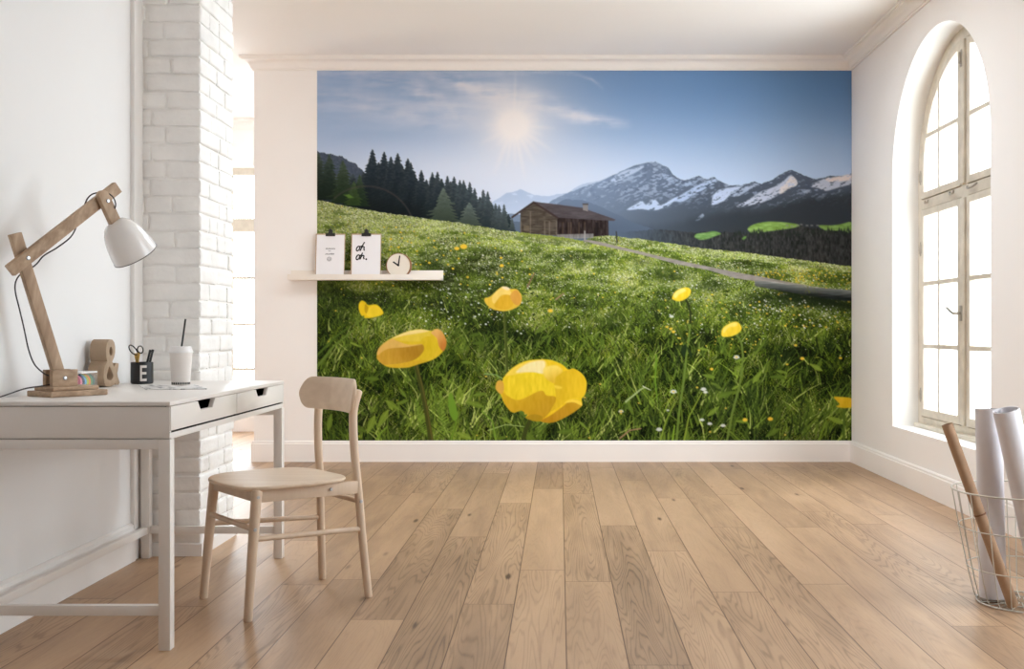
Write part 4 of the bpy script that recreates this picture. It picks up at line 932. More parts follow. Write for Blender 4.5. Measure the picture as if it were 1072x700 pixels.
# ---------------------------------------------------------------- arched casement windows
def add_window(name, yc, detail=True):
    root = bpy.data.objects.new(name, None); COL.objects.link(root); root.location = (2.37, yc, SILL); root['kind'] = 'structure'
    root['label'] = 'tall arched window with white painted casements and a deep reveal' if detail else 'unseen arched window added nearer the camera to bring in more daylight'
    R, F, SH = .77, .70, .652
    def quarter(u0, r, z0, cut=None, n=18):
        # region right of u0, above z0, inside the arch radius r
        pts = [(u0, z0), (r, z0)] + [(r * math.cos(a), SPRING + r * math.sin(a)) for a in [math.acos(u0 / r) * k / n for k in range(n + 1)]]
        return pts
    mir = lambda lp, s: [(p[0] * s, p[1]) for p in lp]
    bm = newbm()
    loops = [arch_loop(0, R + .004, SILL - .002, SPRING)]
    for s in (1, -1): loops += [mir(rect(.045, .42, F, 1.752), s), mir(quarter(.045, F, 1.815), s)]
    add_plate(bm, loops, .07, YZ(2.375) @ Matrix.Translation((yc, 0, 0)), .004)
    obj('window_frame', bm, M['window'], root)
    cellsU = lambda a, b_, z0, z1: rect(a, z0, b_, z1)
    for s in (1, -1):
        bm = newbm()
        lp = [mir(rect(.05, .424, F - .005, 1.748), s)]
        for a, b_ in ((.092, .376), (.404, SH)):
            for z0, z1 in ((.475, .860), (.888, 1.260), (1.288, 1.706)): lp.append(mir(rect(a, z0, b_, z1), s))
        add_plate(bm, lp, .045, YZ(2.355) @ Matrix.Translation((yc, 0, 0)), .004)
        sash = obj('sash', bm, M['window'], root)
        bm = newbm(); add_box(bm, (2.353, yc + min(s * .09, s * SH), .47), (2.357, yc + max(s * .09, s * SH), 1.71)); obj('pane', bm, M['glass'], sash)
        # upper, quarter-round
        bm = newbm()
        lp = [mir(quarter(.05, F - .005, 1.819), s)]
        n = 12
        vt = lambda u: SPRING + math.sqrt(SH * SH - u * u)
        ut = lambda v: math.sqrt(max(SH * SH - (v - SPRING) ** 2, 0)) if v > SPRING else SH
        lp.append(mir(rect(.092, 1.862, .376, 2.199), s))
        lp.append(mir([(.404, 1.862), (SH, 1.862)] + [(ut(SPRING + (2.199 - SPRING) * k / n), SPRING + (2.199 - SPRING) * k / n) for k in range(n + 1)] + [(.404, 2.199)], s))
        lp.append(mir([(.092, 2.227), (.376, 2.227)] + [(.376 + (.092 - .376) * k / n, vt(.376 + (.092 - .376) * k / n)) for k in range(n + 1)], s))
        lp.append(mir([(.404, 2.227), (ut(2.227), 2.227)] + [(ut(2.227) + (.404 - ut(2.227)) * k / n, vt(ut(2.227) + (.404 - ut(2.227)) * k / n)) for k in range(1, n + 1)], s))
        add_plate(bm, lp, .045, YZ(2.355) @ Matrix.Translation((yc, 0, 0)), .004)
        sash = obj('sash', bm, M['window'], root)
        bm = newbm(); add_plate(bm, [mir(quarter(.09, SH + .002, 1.86), s)], .004, YZ(2.355) @ Matrix.Translation((yc, 0, 0))); obj('pane', bm, M['glass'], sash)
        # hinges
        for z in (.56, 1.50, 1.96):
            bm = newbm(); add_disc_rod(bm, (2.338, yc + s * .703, z - .045), (2.338, yc + s * .703, z + .045), .009, 12)
            add_box(bm, (2.331, yc + s * .703 - .022, z - .03), (2.337, yc + s * .703 + .022, z + .03), .002); obj('hinge', bm, M['window_metal'], root)
        for u in (.62, .2):
            bm = newbm(); add_tube(bm, catmull([(2.332, yc + s * u, 1.80), (2.318, yc + s * (u - .03), 1.785), (2.314, yc + s * (u - .09), 1.783), (2.316, yc + s * (u - .10), 1.80)], 5), .006, 8); obj('latch', bm, M['window_metal'], root)
    bm = newbm(); add_box(bm, (2.322, yc - .028, .425), (2.342, yc + .028, 1.745), .008); add_box(bm, (2.322, yc - .028, 1.825), (2.342, yc + .028, 2.66), .008); obj('mullion', bm, M['window'], root)
    bm = newbm(); add_box(bm, (2.316, yc - .018, 1.03), (2.322, yc + .018, 1.12), .003)
    add_tube(bm, catmull([(2.320, yc, 1.075), (2.285, yc, 1.075), (2.278, yc + .02, 1.078), (2.276, yc + .10, 1.11)], 6), .0085, 10); obj('handle', bm, M['window_metal'], root)
    bm = newbm(); add_box(bm, (2.318, yc - .015, 2.50), (2.326, yc + .015, 2.60), .003); add_tube(bm, [(2.312, yc, 2.52), (2.312, yc, 2.585)], .007, 8); obj('bolt', bm, M['window_metal'], root)
    # sloping sill board and bottom rail
    bm = newbm(); add_box(bm, (2.30, yc - .74, SILL + .002), (2.345, yc + .74, SILL + .03), .006); obj('window_sill', bm, M['window'], root)
    return root
add_window('window_1', ARCHES[0]); add_window('added_window', ARCHES[1], False)  # the second one is unseen, added to brighten the walls
# plain white lining of the reveal of window 1
bm = newbm()
inner = arch_loop(ARCH_C, ARCH_R - .003, SILL + .003, SPRING)
outer = arch_loop(ARCH_C, ARCH_R + .0, SILL, SPRING)
add_plate(bm, [outer, inner], .168, YZ(WALL_R + .086)); struct('trim_4', bm, M['reveal'], smooth=25)
# tall window of the room behind
def add_tall_window(name, x0, x1, z0, z1, y):
    root = bpy.data.objects.new(name, None); COL.objects.link(root); root.location = ((x0 + x1) / 2, y, z0); root['kind'] = 'structure'
    bm = newbm(); cells = []
    xs = [x0 + .06, x0 + .40, x1 - .40, x1 - .06]; rows = [z0 + .07, .60, 1.03, 1.48, 1.93, 2.06, z1 - .07]
    loops = [rect(x0, z0, x1, z1)]
    zz = [(z0 + .07, .585), (.61, 1.02), (1.045, 1.47), (1.495, 1.93), (2.06, z1 - .07)]
    cuts = [(x0 + .07, x0 + .42), (x0 + .45, (x0 + x1) / 2 - .05), ((x0 + x1) / 2 + .05, x1 - .45), (x1 - .42, x1 - .07)]
    for a, b_ in zz:
        for c, d in cuts: loops.append(rect(c, a, d, b_))
    add_plate(bm, loops, .06, XZ(y), .004); obj('window_frame', bm, M['window'], root)
    bm = newbm(); add_box(bm, (x0 + .05, y - .002, z0 + .05), (x1 - .05, y + .002, z1 - .05)); obj('pane', bm, M['glass'], root)
    bm = newbm(); add_box(bm, (x0 - .08, 9.93, z1), (x1 + .08, 9.962, z1 + .07), .006); obj('window_trim', bm, M['trim'], root)
    return root
add_tall_window('window_3', -3.62, -2.07, .36, 2.55, 10.04)

root = bpy.data.objects.new('added_skylight', None); COL.objects.link(root); root.location = ((ADDED_SKYL[0] + ADDED_SKYL[2]) / 2, (ADDED_SKYL[1] + ADDED_SKYL[3]) / 2, CEIL + .06); root['kind'] = 'structure'  # frame and glass of the added, unseen roof opening
bm = newbm(); xm = (ADDED_SKYL[0] + ADDED_SKYL[2]) / 2
add_plate(bm, [rect(ADDED_SKYL[0] - .002, ADDED_SKYL[1] - .002, ADDED_SKYL[2] + .002, ADDED_SKYL[3] + .002), rect(ADDED_SKYL[0] + .04, ADDED_SKYL[1] + .04, xm - .02, ADDED_SKYL[3] - .04), rect(xm + .02, ADDED_SKYL[1] + .04, ADDED_SKYL[2] - .04, ADDED_SKYL[3] - .04)], .05, Matrix.Translation((0, 0, CEIL + .08)), .003); obj('window_frame', bm, M['trim'], root)
bm = newbm(); add_box(bm, (ADDED_SKYL[0] + .03, ADDED_SKYL[1] + .03, CEIL + .078), (ADDED_SKYL[2] - .03, ADDED_SKYL[3] - .03, CEIL + .082)); obj('pane', bm, M['glass'], root)
# ---------------------------------------------------------------- the printed wallpaper
def add_mural(E=(1.0, 1.0, 1.0)):
    img = paint_mural()
    H, W, _ = img.shape
    NX, NY = 760, 524
    fx = (np.arange(NX) + .5) / NX * W - .5; fy = (np.arange(NY) + .5) / NY * H - .5
    # average a small footprint, then keep it as a print
    def samp(ox, oy):
        x = np.clip(fx + ox, 0, W - 1.001); y = np.clip(fy + oy, 0, H - 1.001)
        ix, iy = x.astype(int), y.astype(int); tx = (x - ix)[None, :, None]; ty = (y - iy)[:, None, None]
        a = img[iy][:, ix] * (1 - tx) + img[iy][:, ix + 1] * tx; b_ = img[iy + 1][:, ix] * (1 - tx) + img[iy + 1][:, ix + 1] * tx
        return a * (1 - ty) + b_ * ty
    c = samp(0, 0) / 255.0
    lin = np.where(c <= .04045, c / 12.92, ((c + .055) / 1.055) ** 2.4) * np.array(E, np.float32)
    lin = np.clip(lin, 0, .95)
    x0, x1 = (MX0 - VPX) / (FPX / WALL_B), WALL_R - .001
    z1, z0 = CAM_Z + (VPY - MY0) / (FPX / WALL_B), .1565
    gx = x0 + (np.arange(NX)) / (NX - 1) * (x1 - x0); gz = z1 + (np.arange(NY)) / (NY - 1) * (z0 - z1)
    co = np.zeros((NY * NX, 3), np.float32)
    co[:, 0] = np.tile(gx, NY); co[:, 1] = -.0022; co[:, 2] = np.repeat(gz, NX)
    base = Vector(((x0 + x1) / 2, WALL_B, z0)); co[:, 0] -= base.x; co[:, 2] -= base.z
    # a thin edge back to the wall
    idx = np.arange(NY * NX).reshape(NY, NX)
    f = np.stack([idx[:-1, :-1], idx[1:, :-1], idx[1:, 1:], idx[:-1, 1:]], -1).reshape(-1, 4)
    ring = np.concatenate([idx[0, :], idx[1:, -1], idx[-1, -2::-1], idx[-2:0:-1, 0]])
    bco = co[ring].copy(); bco[:, 1] = -.0002
    n0 = NY * NX; nr = len(ring); k = np.arange(nr); k2 = (k + 1) % nr
    f2 = np.stack([ring[k], ring[k2], n0 + k2, n0 + k], -1)
    allco = np.concatenate([co, bco]); faces = np.concatenate([f, f2])
    me = bpy.data.meshes.new('wall_mural')
    me.vertices.add(len(allco)); me.vertices.foreach_set('co', allco.ravel())
    me.loops.add(faces.size); me.loops.foreach_set('vertex_index', faces.ravel().astype(np.int32))
    me.polygons.add(len(faces)); me.polygons.foreach_set('loop_start', (np.arange(len(faces)) * 4).astype(np.int32))
    me.update(calc_edges=True); me.validate()
    att = me.color_attributes.new('print', 'FLOAT_COLOR', 'POINT')
    rgba = np.ones((len(allco), 4), np.float32); rgba[:n0, :3] = lin.reshape(-1, 3); rgba[n0:, :3] = lin.reshape(-1, 3)[ring]
    att.data.foreach_set('color', rgba.ravel())
    m, nt, b = new_mat('printed_wallpaper')
    a = node(nt, 'ShaderNodeAttribute', attribute_name='print'); nt.links.new(a.outputs['Color'], b.inputs['Base Color'])
    b.inputs['Roughness'].default_value = .9; b.inputs['Specular IOR Level'].default_value = .1
    me.materials.append(m)
    o = bpy.data.objects.new('wall_mural', me); COL.objects.link(o); o.location = base
    tag(o, 'large photo wallpaper of an alpine meadow with yellow flowers and snowy mountains', 'wall mural')
    return o
add_mural(MURAL_GAIN)
# ================================================================ white desk
DX0, DX1, DY0, DY1, DT = -1.795, -1.19, 3.15, 4.455, .76
desk = thing('desk', 'white lacquered desk with two drawers standing against the left wall', 'desk', ((DX0 + DX1) / 2, (DY0 + DY1) / 2, 0))
bm = newbm(); add_box(bm, (DX0, DY0, .747), (DX1, DY1, DT), .0015); obj('tabletop', bm, M['desk'], desk)
bm = newbm()
add_box(bm, (DX0 + .001, DY0 + .004, .648), (DX1 - .003, DY0 + .018, .7445), .001)
add_box(bm, (DX0 + .001, DY1 - .018, .648), (DX1 - .003, DY1 - .004, .7445), .001)
add_box(bm, (DX0 + .001, DY0 + .016, .645), (DX0 + .016, DY1 - .016, .7465))
add_box(bm, (DX0 + .016, DY0 + .016, .645), (DX1 - .0025, DY1 - .016, .664), .001)
add_box(bm, (DX0 + .016, (DY0 + DY1) / 2 - .008, .664), (DX1 - .022, (DY0 + DY1) / 2 + .008, .7465))
obj('carcass', bm, M['desk'], desk)
ym = (DY0 + DY1) / 2
for a, b_ in ((DY0 + .007, ym - .003), (ym + .003, DY1 - .007)):
    c = (a + b_) / 2 - .0; z0, z1 = .6705, .7450
    lp = [(a, z0), (b_, z0), (b_, z1), (c + .085, z1), (c + .058, z1 - .030), (c - .058, z1 - .030), (c - .085, z1), (a, z1)]
    bm = newbm(); add_plate(bm, [lp], .016, YZ(DX1 - .008), .0008)
    dr = obj('drawer', bm, M['desk'], desk)
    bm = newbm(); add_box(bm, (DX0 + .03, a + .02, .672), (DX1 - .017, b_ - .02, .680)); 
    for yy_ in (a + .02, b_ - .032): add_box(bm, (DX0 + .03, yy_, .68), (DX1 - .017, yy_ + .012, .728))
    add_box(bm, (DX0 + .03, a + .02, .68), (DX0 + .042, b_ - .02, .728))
    add_box(bm, (DX1 - .0170, a - .0028, .6645), (DX1 - .0165, a + .02, .7455)); add_box(bm, (DX1 - .0170, b_ - .02, .6645), (DX1 - .0165, b_ + .0028, .7455)); add_box(bm, (DX1 - .0170, a + .02, .6645), (DX1 - .0165, b_ - .02, .682))  # thin strips coloured dark as the shade around the drawer fronts
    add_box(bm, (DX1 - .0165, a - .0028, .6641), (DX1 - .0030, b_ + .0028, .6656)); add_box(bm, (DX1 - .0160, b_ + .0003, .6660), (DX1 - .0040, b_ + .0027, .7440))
    obj('drawer_box_gap_shade', bm, M['dark'], dr)  # box and gap strips share one dark colour that stands for shade
for x in (DX0, DX1 - .036):
    for y in (DY0, DY1 - .036):
        bm = newbm(); add_box(bm, (x, y, 0), (x + .036, y + .036, .6445), .0015); obj('leg', bm, M['desk'], desk)
for y in (DY0, DY1 - .036):
    bm = newbm(); add_box(bm, (DX0 + .036, y + .001, .614), (DX1 - .036, y + .035, .6445), .001); obj('rail', bm, M['desk'], desk)
    bm = newbm(); add_box(bm, (DX0 + .036, y + .006, .105), (DX1 - .036, y + .030, .136), .001); obj('stretcher', bm, M['desk'], desk)
bm = newbm(); add_box(bm, (DX0 + .006, DY0 + .036, .105), (DX0 + .03, DY1 - .036, .136), .001); obj('stretcher', bm, M['desk'], desk)

# ================================================================ birch chair
CC = Vector((-.997, 3.768, 0)); CF = Vector((-.764, -.645, 0)).normalized(); CR = Vector((.645, -.764, 0)).normalized()
def cp(f, r, h): return CC + CF * f + CR * r + Vector((0, 0, h))
chair = thing('chair', 'pale birch wooden chair with a curved backrest beside the white desk', 'chair', tuple(CC))
CM = Matrix(((CR.x, CF.x, 0, CC.x), (CR.y, CF.y, 0, CC.y), (0, 0, 1, 0), (0, 0, 0, 1)))
# seat : rounded square veneer shell, slightly dished
def seat_bm():
    t = bmesh.new(); N = 96
    def sz(x, y):
        # x across, y front(+)
        return .449 - .005 * math.cos(x / .222 * math.pi / 2) * math.cos((y + .02) / .26 * math.pi / 2) - .006 * max(0, (y - .12) / .13) ** 2 + .001 * abs(x / .22) ** 3
    def outline(a, k):
        c, s = math.cos(a), math.sin(a); e = 2 / 3.6
        w = .222 * (1 + .03 * s)
        return (math.copysign(abs(c) ** e, c) * w * k, .036 + math.copysign(abs(s) ** e, s) * .212 * k)
    rings = []
    prof = [(k, 0) for k in (.15, .3, .45, .6, .72, .83, .91, .96)] + [(.985, -.0008), (.997, -.004), (1.0, -.0075), (.996, -.011), (.98, -.0145)] + [(k, -.0155) for k in (.93, .8, .6, .4, .2)]
    for k, dz in prof: rings.append([t.verts.new((*outline(2 * math.pi * i / N, k), sz(*outline(2 * math.pi * i / N, min(k, 1))) + dz)) for i in range(N)])
    for A, Bq in zip(rings, rings[1:]):
        for i in range(N): t.faces.new((A[i], A[(i + 1) % N], Bq[(i + 1) % N], Bq[i]))
    t.faces.new(rings[0]); t.faces.new(list(reversed(rings[-1])))
    b2 = newbm(); merge(b2, t, CM); return b2
obj('seat', seat_bm(), M['chair_seat'], chair, 50)
# backrest : pill shaped bent plywood
def back_bm():
    t = bmesh.new(); NU, w, hh = 40, .218, .0605
    def pt(u, v, d):
        a = u / .52; R = .52; f0 = -.187
        # d : thickness offset toward the front ; rake back with height
        f = f0 + R * (1 - math.cos(a)) + d * math.cos(a) - v * .16
        return (.030 + R * math.sin(a) - d * math.sin(a), f, .740 + v)
    n = 72; out = []
    for k in range(n):
        a = 2 * math.pi * k / n; c, s = math.cos(a), math.sin(a)
        e = 1.0
        x = math.copysign(max(abs(c) ** .9, 0), c) * hh; x = (w - hh) * (1 if c > 0 else -1) * (1 if abs(c) > .02 else abs(c) / .02) + x if abs(c) > .02 else 0
        out.append((c, s))
    # cross sections along u
    us = [(-w + w * 2 * (0.5 - .5 * math.cos(math.pi * i / NU))) for i in range(NU + 1)]
    def half(u):
        e = abs(u) - (w - hh)
        return hh if e <= 0 else math.sqrt(max(hh * hh - e * e, 1e-8))
    th = .007; rings = []
    for u in us:
        h = max(half(u), .0008); r = []
        m = 10
        for i in range(m + 1): r.append(pt(u, -h + 2 * h * i / m, th * (1 - (abs(2 * i / m - 1)) ** 8 * .55)))
        for i in range(m, -1, -1): r.append(pt(u, -h + 2 * h * i / m, -th * (1 - (abs(2 * i / m - 1)) ** 8 * .55)))
        rings.append([t.verts.new(p) for p in r])
    L = len(rings[0])
    for A, Bq in zip(rings, rings[1:]):
        for i in range(L): t.faces.new((A[i], A[(i + 1) % L], Bq[(i + 1) % L], Bq[i]))
    t.faces.new(rings[0]); t.faces.new(list(reversed(rings[-1])))
    b2 = newbm(); merge(b2, t, CM); return b2
obj('backrest', back_bm(), M['chair_seat'], chair, 50)
def round_leg(pts, r0, r1):
    b2 = newbm(); P = catmull(pts, 10); n = len(P)
    rad = [r0 + (r1 - r0) * i / (n - 1) for i in range(n)]; rad[0] *= .92
    P2 = [P[0]] + [P[0].lerp(P[1], .1)] + P[1:-1] + [P[-1]]; R2 = [rad[0]] + [r0] + rad[1:-1] + [rad[-1]]
    # domed top
    d = (P[-1] - P[-2]).normalized()
    P2 += [P[-1] + d * .004, P[-1] + d * .007]; R2 += [rad[-1] * .85, rad[-1] * .4]
    add_tube(b2, P2, R2, 20); return b2
for s in (1, -1):
    obj('leg', round_leg([cp(.233, s * .196, 0), cp(.215, s * .190, .22), cp(.196, s * .184, .432)], .0150, .0185), M['chair'], chair, 50)
for s in (1, -1):
    obj('leg', round_leg([cp(-.235, s * .180, 0), cp(-.221, s * .164, .2), cp(-.208, s * .149, .41), cp(-.199, s * .143, .52), cp(-.195, s * .139, .62), cp(-.199, s * .136, .69), cp(-.218, s * .134, .752)], .0148, .0158), M['chair'], chair, 50)
def rail(p0, p1, w, t_, n_): 
    b2 = newbm(); add_bar(b2, p0, p1, w, t_, n_, .003); return b2
UP = Vector((0, 0, 1))
obj('apron', rail(cp(.197, .176, .417), cp(.197, -.176, .417), .044, .02, CF), M['chair'], chair)
for s in (1, -1):
    obj('apron', rail(cp(.196, s * .184, .416), cp(-.206, s * .152, .404), .046, .02, CR), M['chair'], chair)
    b2 = newbm(); add_tube(b2, [cp(.218, s * .191, .272), cp(-.217, s * .160, .250)], .0098, 14); obj('stretcher', b2, M['chair'], chair)
b2 = newbm(); add_tube(b2, [cp(.21, .188, .306), cp(.21, -.188, .306)], .0098, 14); obj('stretcher', b2, M['chair'], chair)
b2 = newbm(); add_tube(b2, [cp(-.212, .153, .352), cp(-.212, -.153, .352)], .0098, 14); obj('stretcher', b2, M['chair'], chair)
for p, n_ in ((cp(.198, .184, .413), CR), (cp(-.085, .168, .41), CR), (cp(-.211, .152, .352), CR), (cp(.212, .190, .306), CR)):
    off = .0172 if p != cp(-.085, .168, .41) else .0102
    b2 = newbm(); add_disc_rod(b2, tuple(p + n_ * (off - .002)), tuple(p + n_ * (off + .0022)), .0062, 14, .0015); obj('screw', b2, M['screw'], chair)

# ================================================================ wooden desk lamp
LU = Vector((.5524, .8336, 0)).normalized(); LN = Vector((LU.y, -LU.x, 0)); LB = Vector((-1.6356, 3.41, 0)) - LN * .030
def lp_(d, o, h): return LB + LU * d + LN * o + Vector((0, 0, h))
lamp = thing('desk_lamp', 'wooden jointed desk lamp with a white bell shade on the desk', 'lamp', tuple(lp_(.02, .0, DT)))
LM = Matrix(((LU.x, LN.x, 0, LB.x), (LU.y, LN.y, 0, LB.y), (0, 0, 1, 0), (0, 0, 0, 1)))
def lbox(lo, hi, bev=.003):
    b2 = newbm(); add_box(b2, lo, hi, bev, LM); return b2
b2 = lbox((-.072, -.072, DT + .0005), (.128, .072, DT + .019)); add_box(b2, (-.056, -.056, DT + .0192), (.106, .056, DT + .033), .003, LM); obj('base', b2, M['walnut_h'], lamp)
b2 = lbox((-.042, .0115, DT + .0332), (.046, .030, DT + .088), .002); add_box(b2, (-.042, -.030, DT + .0332), (.046, -.0115, DT + .088), .002, LM); add_box(b2, (.012, -.0114, DT + .0332), (.046, .0114, DT + .07), .001, LM); obj('foot_block', b2, M['walnut_h'], lamp)
A0, A1, A2 = (0, .820), (-.1259, 1.2096), (.1377, 1.418)
def along(a, b_, t): return (a[0] + (b_[0] - a[0]) * t, a[1] + (b_[1] - a[1]) * t)
e0, e1 = along(A0, A1, -.055), along(A0, A1, 1.20)
b2 = newbm(); add_bar(b2, lp_(e0[0], 0, e0[1]), lp_(e1[0], 0, e1[1]), .038, .021, LN, .002); obj('lower_arm', b2, M['walnut_v'], lamp)
A2U = (A2[0], A2[1] + .009)
e0, e1 = along(A1, A2U, -.20), along(A1, A2U, 1.215)
b2 = newbm(); add_bar(b2, lp_(e0[0], .0225, e0[1]), lp_(e1[0], .0225, e1[1]), .040, .022, LN, .002); obj('upper_arm', b2, M['walnut'], lamp)
# shade bracket with rounded head
S0, S1 = (.168, 1.352), (.2509, 1.240)
ax = Vector((S1[0] - S0[0], S1[1] - S0[1])).normalized()
b2 = newbm()
head = (A2[0] - .012, A2[1] + .016); tail = (S0[0] + ax.x * .004, S0[1] + ax.y * .004)
dv = Vector((tail[0] - head[0], tail[1] - head[1])); Lb = dv.length; dv.normalize(); pv = Vector((-dv.y, dv.x)); wv = .0195
lp2 = [(head[0] + pv.x * wv * math.cos(a) - dv.x * wv * math.sin(a), head[1] + pv.y * wv * math.cos(a) - dv.y * wv * math.sin(a)) for a in [math.pi * k / 12 for k in range(13)]]
lp2 += [(tail[0] - pv.x * wv, tail[1] - pv.y * wv), (tail[0] + pv.x * wv, tail[1] + pv.y * wv)]
LMZ = lambda o: Matrix(((LU.x, 0, LN.x, LB.x + LN.x * o), (LU.y, 0, LN.y, LB.y + LN.y * o), (0, 1, 0, 0), (0, 0, 0, 1)))
add_plate(b2, [lp2], .022, LMZ(.0455), .002); obj('shade_bracket', b2, M['walnut_v'], lamp)
ring_o = .0455
shade_top = lp_(S0[0], ring_o, S0[1]); shade_dir = LU * ax.x + Vector((0, 0, ax.y))
SM = frame(tuple(shade_top), tuple(shade_top + shade_dir), LN)
outp = [(0, 0), (.016, .0), (.032, .005), (.047, .018), (.058, .036), (.0665, .060), (.0728, .088), (.0768, .114), (.0787, .137)]
inn = [(.0772, .137), (.0753, .114), (.0713, .088), (.065, .060), (.0565, .037), (.0455, .020), (.031, .008), (0, .003)]
b2 = newbm(); add_lathe(b2, outp + inn, SM, 64); obj('lamp_shade', b2, M['enamel'], lamp, 60)
b2 = newbm(); t = bmesh.new(); add_tube(t, [(.0782 * math.cos(2 * math.pi * k / 64), .0782 * math.sin(2 * math.pi * k / 64), .1375) for k in range(64)], .0017, 8, True); merge(b2, t, SM); obj('shade_rim', b2, M['enamel_edge'], lamp, 60)
b2 = newbm(); add_lathe(b2, [(0, .004), (.014, .004), (.014, .045), (.0, .046)], SM, 24); obj('bulb_socket', b2, M['black'], lamp, 40)
b2 = newbm(); add_lathe(b2, [(0, .046), (.011, .046), (.014, .056), (.024, .078), (.027, .092), (.022, .108), (.010, .117), (0, .118)], SM, 32); obj('bulb', b2, M['bulb'], lamp, 60)
for (d, h), o in ((A0, .030), (A1, .0335), (A2, .0565)):
    b2 = newbm(); add_lathe(b2, [(0, 0), (.0068, 0), (.0068, .002), (.005, .004), (0, .0048)], frame(tuple(lp_(d, o, h)), tuple(lp_(d, o + 1, h)), UP), 20); obj('bolt', b2, M['screw'], lamp)
cordpts = [lp_(.165, .032, 1.372), lp_(.163, .062, 1.405), lp_(.158, .052, 1.435), lp_(.140, .035, 1.449), lp_(.115, .012, 1.444), lp_(.098, .004, 1.428), lp_(.090, -.002, 1.405)]
b2 = newbm(); add_tube(b2, catmull(cordpts, 8), .0024, 8); obj('cord', b2, M['cord'], lamp, 60)
def arm_plane(x, y, o):
    # where a sight line of the photo meets the plane of the lamp arms, o in front of it
    bx, by = LB.x + LN.x * o, LB.y + LN.y * o; k = (x - VPX) / FPX
    d = (bx - k * by) / (k * LU.y - LU.x); yy_ = by + LU.y * d
    return lp_(d, o, CAM_Z - (y - VPY) * yy_ / FPX)
cordpts = [arm_plane(*q) for q in ((84, 226, .006), (80.5, 236, .004), (74, 248, 0), (60, 259, -.005), (46, 267.5, -.012), (38.5, 276, -.018), (32, 281, -.018), (26, 284, -.018), (20, 288.5, -.016), (16.2, 296, -.014), (16.2, 306, -.012), (20, 322, -.010), (24.5, 341, -.010), (30, 366, -.008), (36, 381, -.006), (45, 390, -.004), (51, 393, -.002))]
b2 = newbm(); add_tube(b2, catmull(cordpts, 8), .0024, 8); obj('cord', b2, M['cord'], lamp, 60)
cordpts = [lp_(-.03, 0, DT + .040), lp_(-.06, 0, DT + .036), lp_(-.12, .004, DT + .03), lp_(-.19, .012, DT + .012), lp_(-.235, .02, DT + .003)]
last = cordpts[-1]; cordpts += [Vector((-1.775, 3.20, DT + .003)), Vector((-1.787, 3.165, DT + .003))]
b2 = newbm(); add_tube(b2, catmull(cordpts, 8), .0024, 8); obj('cord', b2, M['cord'], lamp, 60)

# ================================================================ cardboard ampersand
AY0, AX = 3.93, -1.738
sx_, sz_ = .145 / 182, .182 / 487
A_ = lambda L_: [((x - 390) * sx_, (547 - y) * sz_) for x, y in L_]
outer = [(440, 546), (415, 536), (398, 500), (390, 445), (395, 385), (410, 325), (431, 284), (422, 245), (418, 185), (424, 118), (440, 75), (463, 59), (490, 64), (511, 92), (522, 140), (520, 200), (508, 250), (489, 290), (500, 318), (512, 350), (527, 308), (561, 316), (556, 365), (545, 415), (551, 455), (565, 492), (573, 520), (556, 541), (534, 537), (521, 514), (508, 536), (482, 546)]
hole1 = [(472 + 17 * math.cos(a), 182 + 46 * math.sin(a)) for a in [2 * math.pi * k / 20 for k in range(20)]]
hole2 = [(458, 338), (470, 366), (482, 392), (495, 424), (498, 442), (490, 468), (468, 486), (446, 480), (431, 455), (429, 428), (438, 388), (448, 356)]
def smooth2(L_, n=4):
    P = [Vector((p[0], p[1], 0)) for p in L_]; out = []; k = len(P)
    for i in range(k):
        a, b_, c, d = P[i - 1], P[i], P[(i + 1) % k], P[(i + 2) % k]
        for q in range(n):
            t = q / n; v = .5 * (2 * b_ + (c - a) * t + (2 * a - 5 * b_ + 4 * c - d) * t * t + (3 * b_ - a - 3 * c + d) * t ** 3); out.append((v.x, v.y))
    return out
bm = newbm(); add_plate(bm, [A_(smooth2(outer[:17], 1) + outer[17:]), A_(hole1), A_(smooth2(hole2, 2))], .064, YZ(AX - .032) @ Matrix.Translation((AY0, DT + .0008, 0)), .0012)
o = obj('ampersand_letter', bm, M['kraft'], None, 40); recenter(o, (AX - .032, AY0 + .07, DT)); tag(o, 'brown cardboard ampersand sign standing on the desk by the wall', 'decorative letter')

# ================================================================ washi tape in a clear holder
TX, TY = -1.722, 3.70
holder = thing('tape_holder', 'small clear box holding coloured tape rolls behind the lamp foot', 'tape holder', (TX, TY, DT))
bm = newbm(); add_box(bm, (TX - .036, TY - .062, DT + .0006), (TX + .036, TY + .062, DT + .004), .001); obj('tray', bm, M['lid'], holder)
bm = newbm(); add_box(bm, (TX - .036, TY - .062, DT + .064), (TX + .036, TY + .062, DT + .070), .001); obj('lid', bm, M['lid'], holder)
bm = newbm(); add_box(bm, (TX + .0345, TY - .062, DT + .0042), (TX + .036, TY + .062, DT + .0638)); add_box(bm, (TX - .036, TY + .0605, DT + .0042), (TX + .034, TY + .062, DT + .0638)); obj('side_panel', bm, M['clear'], holder)
rt = None
tapes = ('pink', 'navy', 'sky', 'lime', 'orange', 'green', 'teal')
for k, nm in enumerate(tapes):
    y = TY - .053 + k * .0163
    bm = newbm(); rr_ = .0285
    add_lathe(bm, [(.017, 0), (rr_, 0), (rr_, .014), (.017, .014), (.017, 0)], frame((TX, y, DT + .0045 + rr_), (TX, y + 1, DT + .0045 + rr_), UP), 40)
    o = obj('tape_roll', bm, M['tape_' + nm], None, 40); recenter(o, (TX, y + .007, DT + .0045))
    words = {'pink': 'pink', 'navy': 'dark navy', 'sky': 'light blue', 'lime': 'yellow green', 'orange': 'orange', 'green': 'mid green', 'teal': 'dark teal'}[nm]
    tag(o, words + ' roll of tape in the clear box behind the lamp foot', 'tape roll', 'tape rolls in the clear box')

